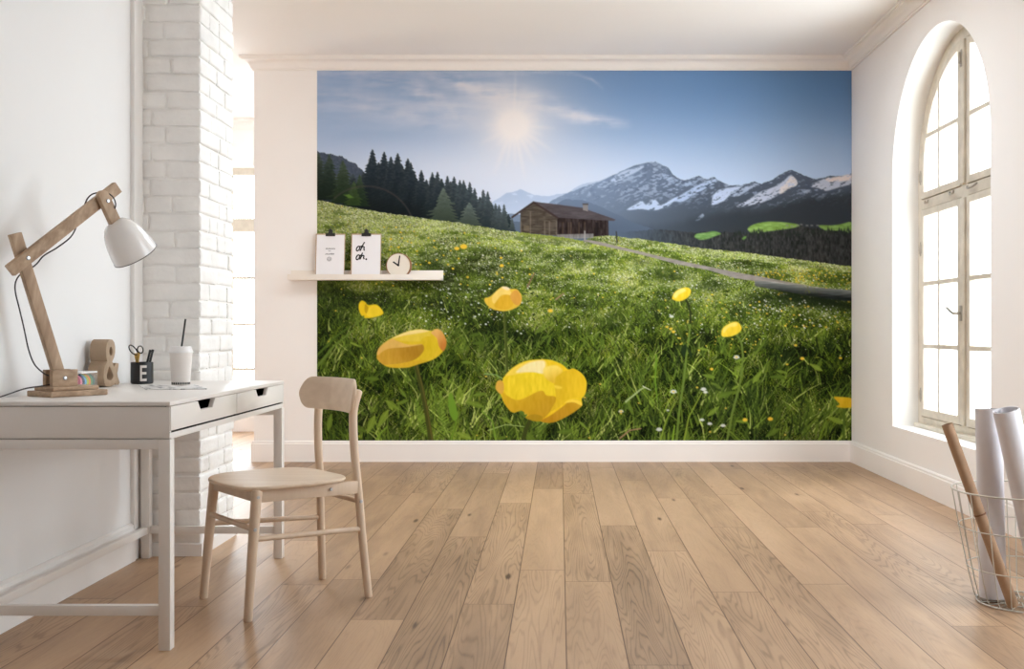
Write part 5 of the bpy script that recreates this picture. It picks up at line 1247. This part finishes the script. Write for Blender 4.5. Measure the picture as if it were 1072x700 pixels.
# ================================================================ black pencil cup, scissors, pens
PX, PY, PR, PH = -1.705, 4.21, .0435, .088
cup = thing('pencil_cup', 'black cup with a white letter E holding scissors and pens', 'pencil cup', (PX, PY, DT))
bm = newbm(); add_lathe(bm, [(0, .0006), (PR - .006, .0006), (PR - .001, .003), (PR, .008), (PR, PH - .001), (PR - .001, PH), (PR - .003, PH), (PR - .0035, PH - .002), (PR - .0035, .006), (0, .005)], Matrix.Translation((PX, PY, DT)), 56); obj('body', bm, M['black'], cup, 40)
def wrap_patch(bm, cx, cy, z, rad, a0, a1, z0, z1, th=.0007, n=6, rad2=None):
    # a thin raised patch on a round wall; angle measured from +x
    vs = []
    r1_ = rad if rad2 is None else rad2
    for rr_ in (0.0, th):
        for zz, rb in ((z0, rad), (z1, r1_)):
            vs.append([bm.verts.new((cx + (rb + rr_) * math.cos(a0 + (a1 - a0) * k / n), cy + (rb + rr_) * math.sin(a0 + (a1 - a0) * k / n), z + zz)) for k in range(n + 1)])
    a, b_, c, d = vs
    for k in range(n):
        bm.faces.new((c[k], c[k + 1], d[k + 1], d[k])); bm.faces.new((a[k + 1], a[k], b_[k], b_[k + 1])); bm.faces.new((b_[k], d[k], d[k + 1], b_[k + 1])); bm.faces.new((a[k], a[k + 1], c[k + 1], c[k]))
    bm.faces.new((a[0], c[0], d[0], b_[0])); bm.faces.new((a[n], b_[n], d[n], c[n]))
bm = newbm()
view = math.atan2(-PY, -PX)                               # towards the camera
aw = lambda m_: m_ / PR                                   # metres along the wall -> angle
E0 = view + aw(.0055)                                     # the letter sits right of the middle
for u0, u1, v0, v1 in ((-.0125, -.0055, .012, .076), (-.0055, .0125, .066, .076), (-.0055, .0115, .039, .049), (-.0055, .0125, .012, .022)):
    wrap_patch(bm, PX, PY, DT, PR - .0002, E0 + aw(u0), E0 + aw(u1), v0, v1)
obj('lettering', bm, M['white_print'], cup)
# scissors : two crossed halves, blades down in the cup
VR = Vector((PY, -PX, 0)).normalized(); VF = Vector((-PX, -PY, 0)).normalized()      # picture right, towards the camera
def sp(r, z, f=0.0): return Vector((PX, PY, DT)) + VR * r + VF * f + Vector((0, 0, z))
sc = thing('scissors', 'brass scissors with black loop handles standing in the black cup', 'scissors', tuple(sp(-.015, .02)))
def strip(pts, w, t_):
    b3 = newbm()
    for p, q in zip(pts, pts[1:]): add_bar(b3, p, q, w, t_, VF, .0008)
    return b3
def loop_handle(cr, cz, rx, rz, tilt, f):
    pts = []
    for k in range(36):
        a = 2 * math.pi * k / 36; x, z = rx * math.cos(a), rz * math.sin(a) * (1 + .12 * math.cos(a))
        pts.append(sp(cr + x * math.cos(tilt) - z * math.sin(tilt), cz + x * math.sin(tilt) + z * math.cos(tilt), f))
    b3 = newbm(); add_tube(b3, pts, .0026, 8, True); return b3
b3 = strip([sp(-.004, .012, -.0), sp(-.018, .105, .0)], .009, .0022); add_bar(b3, sp(-.018, .086, 0), sp(-.025, .124, 0), .011, .0022, VF, .0008); obj('blade', b3, M['gold'], sc)
b3 = strip([sp(-.020, .012, .0026), sp(-.018, .105, .0026)], .009, .0022); add_bar(b3, sp(-.018, .086, .0026), sp(-.011, .127, .0026), .011, .0022, VF, .0008); obj('blade', b3, M['gold'], sc)
b3 = newbm(); add_disc_rod(b3, tuple(sp(-.018, .098, .003)), tuple(sp(-.018, .098, .0058)), .0038, 14, .0008); obj('pivot', b3, M['gold'], sc)
obj('handle', loop_handle(-.033, .137, .0105, .0235, math.radians(38), 0), M['black_rubber'], sc, 60)
obj('handle', loop_handle(-.0065, .139, .0105, .0145, math.radians(12), .0026), M['black_rubber'], sc, 60)
def pen(r, z, f, label):
    p = thing('pen', label, 'pen', tuple(sp(r, .01, f)), 'pens in the cup')
    a, b_ = sp(r - .010, .010, f), sp(r + .020, z, f); d = (b_ - a).normalized()
    b3 = newbm(); add_lathe(b3, [(0, 0), (.0012, .0), (.0046, .018), (.0046, (b_ - a).length - .012), (0, (b_ - a).length - .012)], frame(tuple(a), tuple(b_), VF), 16); obj('barrel', b3, M['black'], p, 40)
    b3 = newbm(); L0 = (b_ - a).length
    add_lathe(b3, [(0, L0 - .0118), (.0050, L0 - .0118), (.0050, L0 - .001), (.0042, L0), (0, L0)], frame(tuple(a), tuple(b_), VF), 16); obj('cap', b3, M['black_rubber'], p, 40)
pen(.012, .138, -.004, 'black pen standing between the scissors and the other pen'); pen(.022, .139, .008, 'black pen farthest from the scissors in the black cup')

# ================================================================ magazine and paper cup with straw
mc = [(-1.512, 3.765), (-1.300, 3.800), (-1.452, 4.10), (-1.660, 4.062)]
bm = newbm(); add_plate(bm, [mc], .003, Matrix.Translation((0, 0, DT + .0022)), .0006)
o = obj('magazine', bm, M['magazine'], None); recenter(o, (-1.48, 3.93, DT)); tag(o, 'thin grey patterned magazine lying flat under the white cup', 'magazine')
KX, KY, KZ = -1.482, 4.035, DT + .0038
cupo = thing('paper_cup', 'white takeaway paper cup with lid and black straw on the desk', 'cup', (KX, KY, KZ))
bm = newbm(); add_lathe(bm, [(0, .004), (.031, .004), (.033, .0003), (.0345, .0003), (.0425, .128), (.0430, .130), (.041, .130), (.033, .008), (0, .008)], Matrix.Translation((KX, KY, KZ)), 56); obj('body', bm, M['cup'], cupo, 40)
bm = newbm(); add_lathe(bm, [(.0415, .126), (.0452, .1262), (.0458, .129), (.0452, .134), (.0432, .136), (.040, .1475), (.037, .151), (.030, .1515), (.028, .149), (0, .149), (0, .147), (.027, .147), (.036, .148), (.0405, .135), (.0415, .126)], Matrix.Translation((KX, KY, KZ)), 56); obj('lid', bm, M['lid'], cupo, 40)
VRk = Vector((KY, -KX, 0)).normalized()
k0 = Vector((KX, KY, KZ)); b3 = newbm(); add_tube(b3, [k0 + VRk * -.014 + Vector((0, 0, .02)), k0 + VRk * .017 + Vector((0, 0, .258))], .0036, 14); obj('straw', b3, M['black'], cupo, 60)
bm = newbm(); va = math.atan2(-KY, -KX)
for k in range(-5, 6):
    wrap_patch(bm, KX, KY, KZ, .0350, va + k * .24 - .075, va + k * .24 + .075, .0035, .0115, .0006, 2, .0355)
obj('print', bm, M['ink'], cupo)

# ================================================================ picture ledge and what stands on it
SX0, SX1, SY = -1.995, -.865, WALL_B - .118
bm = newbm()
prof = [(WALL_B - .0026, 1.345), (SY, 1.345), (SY, 1.386), (SY + .012, 1.386), (SY + .012, 1.360), (WALL_B - .0146, 1.360), (WALL_B - .0146, 1.420), (WALL_B - .0026, 1.420)]
add_plate(bm, [prof], SX1 - SX0, Matrix(((0, 0, 1, (SX0 + SX1) / 2), (1, 0, 0, 0), (0, 1, 0, 0), (0, 0, 0, 1))), .001)
o = obj('picture_ledge', bm, M['ledge'], None); recenter(o, ((SX0 + SX1) / 2, WALL_B, 1.345)); tag(o, 'narrow white picture ledge mounted on the back wall', 'shelf')
def ribbon(bm, pts, w, mat, smooth_n=6):
    P = catmull([Vector((p[0], p[1], 0)) for p in pts], smooth_n) if len(pts) > 2 else [Vector((p[0], p[1], 0)) for p in pts]
    n = len(P); vs = []
    for i in range(n):
        d = (P[min(i + 1, n - 1)] - P[max(i - 1, 0)]).normalized(); q = Vector((-d.y, d.x, 0)) * w / 2 * (1 if 0 < i < n - 1 else .7)
        vs.append([bm.verts.new(mat @ (P[i] + q)), bm.verts.new(mat @ (P[i] - q))])
    for a, b_ in zip(vs, vs[1:]): bm.faces.new((a[0], a[1], b_[1], b_[0]))
def clipboard(px0, px1, py_top, label, strokes, ink, wpx):
    s = FPX / 7.60; x0, x1 = (px0 - VPX) / s, (px1 - VPX) / s; zt = CAM_Z + (VPY - py_top) / s; zb = 1.3606
    root = thing('clipboard', label, 'clipboard', ((x0 + x1) / 2, 7.585, zb), 'clipboards on the ledge')
    lean = math.atan2(.036, zt - zb)
    # local x right, y up along the board, z towards the room
    T = Matrix.Translation(((x0 + x1) / 2, 7.600, zb)) @ Matrix.Rotation(math.pi / 2 - lean, 4, 'X')
    w, h = x1 - x0, (zt - zb) / math.cos(lean)
    bm = newbm(); add_box(bm, (-w / 2, 0, -.003), (w / 2, h, 0), .0008, T); obj('board', bm, M['board'], root)
    bm = newbm(); add_box(bm, (-w / 2 + .008, .003, .0002), (w / 2 - .006, h - .009, .0012), 0, T); pp = obj('paper', bm, M['paper'], root)
    bm = newbm()
    prof = [(-.035, h - .020), (.035, h - .020), (.035, h + .001), (.018, h + .003), (.016, h + .010), (.0, h + .012), (-.016, h + .010), (-.018, h + .003), (-.035, h + .001)]
    add_plate(bm, [prof], .012, T @ Matrix.Translation((0, 0, .002)), .001)
    for sg in (.010, -.006):
        add_tube(bm, [T @ Vector((-.009, h + .008, sg - .002)), T @ Vector((-.011, h + .024, sg)), T @ Vector((0, h + .033, sg)), T @ Vector((.011, h + .024, sg)), T @ Vector((.009, h + .008, sg - .002))], .0038, 8)
    add_box(bm, (-.010, h + .008, -.003), (.010, h + .030, .007), .002, T)
    obj('clip', bm, M['clip'], root)
    bm = newbm()
    # strokes are given in zoomed picture pixels : origin (325,235), 9.745 per pixel
    TI = T.inverted()
    def loc(p):
        X_ = (325 + p[0] / 9.745 - VPX) / s; Z_ = CAM_Z + (VPY - 235 - p[1] / 9.745) / s
        return (X_ - (x0 + x1) / 2, (Z_ - zb) / math.cos(lean))
    for st in strokes: ribbon(bm, [loc(p) for p in st], wpx / 9.745 / s, T @ Matrix.Translation((0, 0, .0016)))
    ex = bmesh.ops.extrude_face_region(bm, geom=list(bm.faces)); bmesh.ops.translate(bm, vec=T.to_3x3() @ Vector((0, 0, -.0003)), verts=[g for g in ex['geom'] if isinstance(g, bmesh.types.BMVert)])
    obj('lettering', bm, ink, pp)
def ell(cx, cy, rx, ry, sk=0, a0=-60, n=14): return [(cx + rx * math.cos(math.radians(a0 + 372 * k / n)) - sk * ry * math.sin(math.radians(a0 + 372 * k / n)), cy + ry * math.sin(math.radians(a0 + 372 * k / n))) for k in range(n + 1)]
oh = [ell(480, 242, 15, 24, .35), [(494, 225), (506, 222), (518, 214)], [(500, 268), (512, 240), (528, 205), (546, 174)], [(503, 264), (514, 236), (528, 222), (541, 226), (540, 248), (546, 264)],
      ell(480, 332, 16, 24, .3), [(494, 316), (508, 312), (520, 306)], [(500, 356), (510, 330), (520, 302), (527, 284)], [(503, 352), (514, 326), (528, 314), (541, 318), (538, 338), (546, 352)], ell(565, 352, 3.0, 3.0, 0)]
small = []
rq = random.Random(3)
for y, xa, xb, hh in ((243, 150, 240, 8), (268, 178, 200, 3), (298, 147, 228, 9)):
    x = xa
    while x < xb:
        w = rq.uniform(6, 11); small.append([(x, y + hh), (x + w * .35, y - hh * rq.random()), (x + w * .6, y + hh * .4), (x + w, y - hh * .6)]); x += w + 4
small += [ell(187, 350, 22, 20, 0), ell(187, 350, 10, 9, 0), [(172, 352), (187, 362), (202, 350)]]
clipboard(329.5, 360.5, 244.0, 'clipboard with small grey print, at the wall edge of the mural', small, M['grey_ink'], 5.5)
clipboard(366.8, 398.5, 244.0, 'clipboard with black handwritten oh oh lettering, beside the round clock', oh, M['ink'], 13)
# clock
s = FPX / 7.585; cx_, cz_, cr_ = (417.6 - VPX) / s, CAM_Z + (VPY - 276.2) / s, 13.1 / s
cz_ = 1.3604 + cr_
clk = thing('clock', 'small round clock with cream dial and wooden rim on the ledge', 'clock', (cx_, 7.60, 1.3604))
CKM = frame((cx_, 7.625, cz_), (cx_ - .10, 6.625, cz_), UP)
bm = newbm(); add_lathe(bm, [(0, 0), (cr_, 0), (cr_, .040), (cr_ - .001, .042), (cr_ - .004, .042), (cr_ - .005, .040), (cr_ - .005, .012), (0, .012)], CKM, 64); obj('rim', bm, M['clock_rim'], clk, 40)
bm = newbm(); add_lathe(bm, [(0, .0122), (cr_ - .0055, .0122), (cr_ - .0055, .039), (0, .0392)], CKM, 64); dial = obj('dial', bm, M['clock_face'], clk, 40)
def hand(dx, dz, w, back):
    d = Vector((dx, dz)).normalized(); L = math.hypot(dx, dz); n = Vector((-d.y, d.x))
    lp = [(-d.x * back + n.x * w, -d.y * back + n.y * w), (-d.x * back - n.x * w, -d.y * back - n.y * w), (d.x * L - n.x * w * .8, d.y * L - n.y * w * .8), (d.x * L + n.x * w * .8, d.y * L + n.y * w * .8)]
    return lp
CK2 = frame((cx_, 7.625, cz_), (cx_ - .10, 6.625, cz_), UP)
for (dx, dz, w, lay) in ((-.040, .027, .0062, .0402), (.011, .072, .0052, .0412)):
    # local y of the frame is up, local x points to picture left
    bm = newbm(); add_plate(bm, [hand(-dx if CK2[0][0] < 0 else dx, dz, w, .006)], .0008, CK2 @ Matrix.Translation((0, 0, lay))); obj('hand', bm, M['ink'], clk)

# ================================================================ wire basket with rolled paper
BX, BY = 1.655, 3.70
R0, R1, BH = .150, .235, .405
basket = thing('wire_basket', 'round pale wire basket holding paper rolls on the floor below the arched window', 'basket', (BX, BY, 0))
def ringpts(r, z, n=72): return [(BX + r * math.cos(2 * math.pi * k / n), BY + r * math.sin(2 * math.pi * k / n), z) for k in range(n)]
rad_at = lambda z: R0 + (R1 - R0) * min(1, max(0, (z - .006) / (BH - .006))) ** .8
bm = newbm(); add_tube(bm, ringpts(R1, BH), .0032, 8, True); obj('rim', bm, M['wire'], basket, 60)
for z in (.130, .272): 
    bm = newbm(); add_tube(bm, ringpts(rad_at(z), z), .0022, 8, True); obj('hoop', bm, M['wire'], basket, 60)
bm = newbm(); add_tube(bm, ringpts(R0, .0055), .0028, 8, True); obj('foot_ring', bm, M['wire'], basket, 60)
bm = newbm(); NW = 22
for k in range(NW):
    a = 2 * math.pi * (k + .35) / NW; c, s_ = math.cos(a), math.sin(a)
    pts = [(BX + rad_at(z) * c, BY + rad_at(z) * s_, z) for z in (BH, .36, .31, .25, .19, .13, .08, .04, .02)] + [(BX + (R0 - .004) * c, BY + (R0 - .004) * s_, .009)] + [(BX + q * c, BY + q * s_, .0085) for q in (.12, .08, .03)]
    add_tube(bm, pts, .0019, 6)
obj('wire_cage', bm, M['wire'], basket, 60)
bm = newbm(); add_tube(bm, ringpts(.078, .0055), .0022, 6, True); obj('inner_ring', bm, M['wire'], basket, 60)
def roll(name, p0, p1, r, mat, label, group, wall=.004, extra=None):
    root = thing(name, label, 'paper roll', tuple(p0), group)
    F_ = frame(p0, p1, (0.3, -1, 0)); L = (Vector(p1) - Vector(p0)).length
    bm = newbm(); add_lathe(bm, [(r - wall, .0), (r, .0), (r, L), (r - wall, L), (r - wall, 0)], F_, 48); obj('sheet', bm, mat, root, 40)
    # the loose inner wraps seen at the open end
    bm = newbm(); t = bmesh.new(); n = 60
    sp_ = [((r - wall - .0008 - .010 * k / n) * math.cos(2 * math.pi * 1.8 * k / n), (r - wall - .0008 - .010 * k / n) * math.sin(2 * math.pi * 1.8 * k / n)) for k in range(n)]
    for (a, b_) in zip(sp_, sp_[1:]):
        v = [t.verts.new((a[0], a[1], .002)), t.verts.new((b_[0], b_[1], .002)), t.verts.new((b_[0], b_[1], L - .001)), t.verts.new((a[0], a[1], L - .001))]; t.faces.new(v)
    bmesh.ops.remove_doubles(t, verts=t.verts, dist=1e-6); merge(bm, t, F_); obj('inner_wrap', bm, mat, root, 60, recalc=False)
    return root, F_, L
roll('paper_roll', (1.564, 3.724, .016), (1.552, 3.735, .694), .046, M['roll'], 'upright white paper roll in the middle of the basket, next to the kraft tube', 'white paper rolls')
roll('paper_roll', (1.730, 3.664, .034), (1.560, 3.605, .700), .044, M['roll'], 'white paper roll leaning across the upright one, cut by the photo edge', 'white paper rolls')
root, F_, L = roll('cardboard_tube', (1.588, 3.612, .013), (1.372, 3.655, .645), .0195, M['kraft_tube'], 'slim brown kraft paper tube leaning over the basket rim', None, .002)
root['category'] = 'paper tube'
bm = newbm(); t = bmesh.new(); add_tube(t, [(.0203 * math.cos(2 * math.pi * k / 32), .0203 * math.sin(2 * math.pi * k / 32), L * .50) for k in range(32)], .0012, 6, True); add_tube(t, [(.0203 * math.cos(2 * math.pi * k / 32), .0203 * math.sin(2 * math.pi * k / 32), L * .504) for k in range(32)], .0012, 6, True); merge(bm, t, F_); obj('string', bm, M['string'], root, 60)
# ================================================================ light : a bright overcast sky through the windows
w = bpy.data.worlds.new('overcast_sky'); SC.world = w; w.use_nodes = True
bg = w.node_tree.nodes['Background']; bg.inputs[0].default_value = SKYCOL; bg.inputs[1].default_value = SKY
def portal(name, loc, rot, sx, sy):
    l = bpy.data.lights.new(name, 'AREA'); l.shape = 'RECTANGLE'; l.size = sx; l.size_y = sy; l.cycles.is_portal = True
    o = bpy.data.objects.new(name, l); COL.objects.link(o); o.location = loc; o.rotation_euler = rot
R90 = math.radians(90)
for c in ARCHES: portal('window_daylight', (2.62, c, 1.55), (0, R90, 0), 2.6, 1.7)
portal('window_daylight', (-2.845, 10.3, 1.45), (-R90, 0, 0), 1.7, 2.4)
portal('added_skylight_portal', ((ADDED_SKYL[0] + ADDED_SKYL[2]) / 2, (ADDED_SKYL[1] + ADDED_SKYL[3]) / 2, CEIL + .13), (0, 0, 0), 1.9, 1.2)  # daylight portal of the added roof opening
# ================================================================ camera
cam = bpy.data.cameras.new('camera'); co = bpy.data.objects.new('camera', cam); COL.objects.link(co)
co.location = (0, 0, CAM_Z); co.rotation_euler = (math.radians(90), 0, 0)
cam.sensor_fit = 'HORIZONTAL'; cam.sensor_width = 36.0; cam.lens = 36.0 * FPX / 1072.0
cam.shift_x = -(VPX - 536.0) / 1072.0; cam.shift_y = (VPY - 350.0) / 1072.0
cam.clip_start = .05; cam.clip_end = 200
SC.camera = co
vs = SC.view_settings; SC.display_settings.display_device = 'sRGB'
vs.view_transform = 'Standard'; vs.look = 'None'; vs.gamma = 1.0; vs.use_curve_mapping = False; vs.exposure = EXPO
cy = SC.cycles
cy.use_denoising = True
try: cy.denoiser = 'OPENIMAGEDENOISE'; cy.denoising_input_passes = 'RGB_ALBEDO_NORMAL'
except Exception: pass
cy.max_bounces = 14; cy.diffuse_bounces = 9; cy.glossy_bounces = 4; cy.transparent_max_bounces = 12; cy.transmission_bounces = 4
cy.sample_clamp_indirect = 12; cy.caustics_reflective = False; cy.caustics_refractive = False
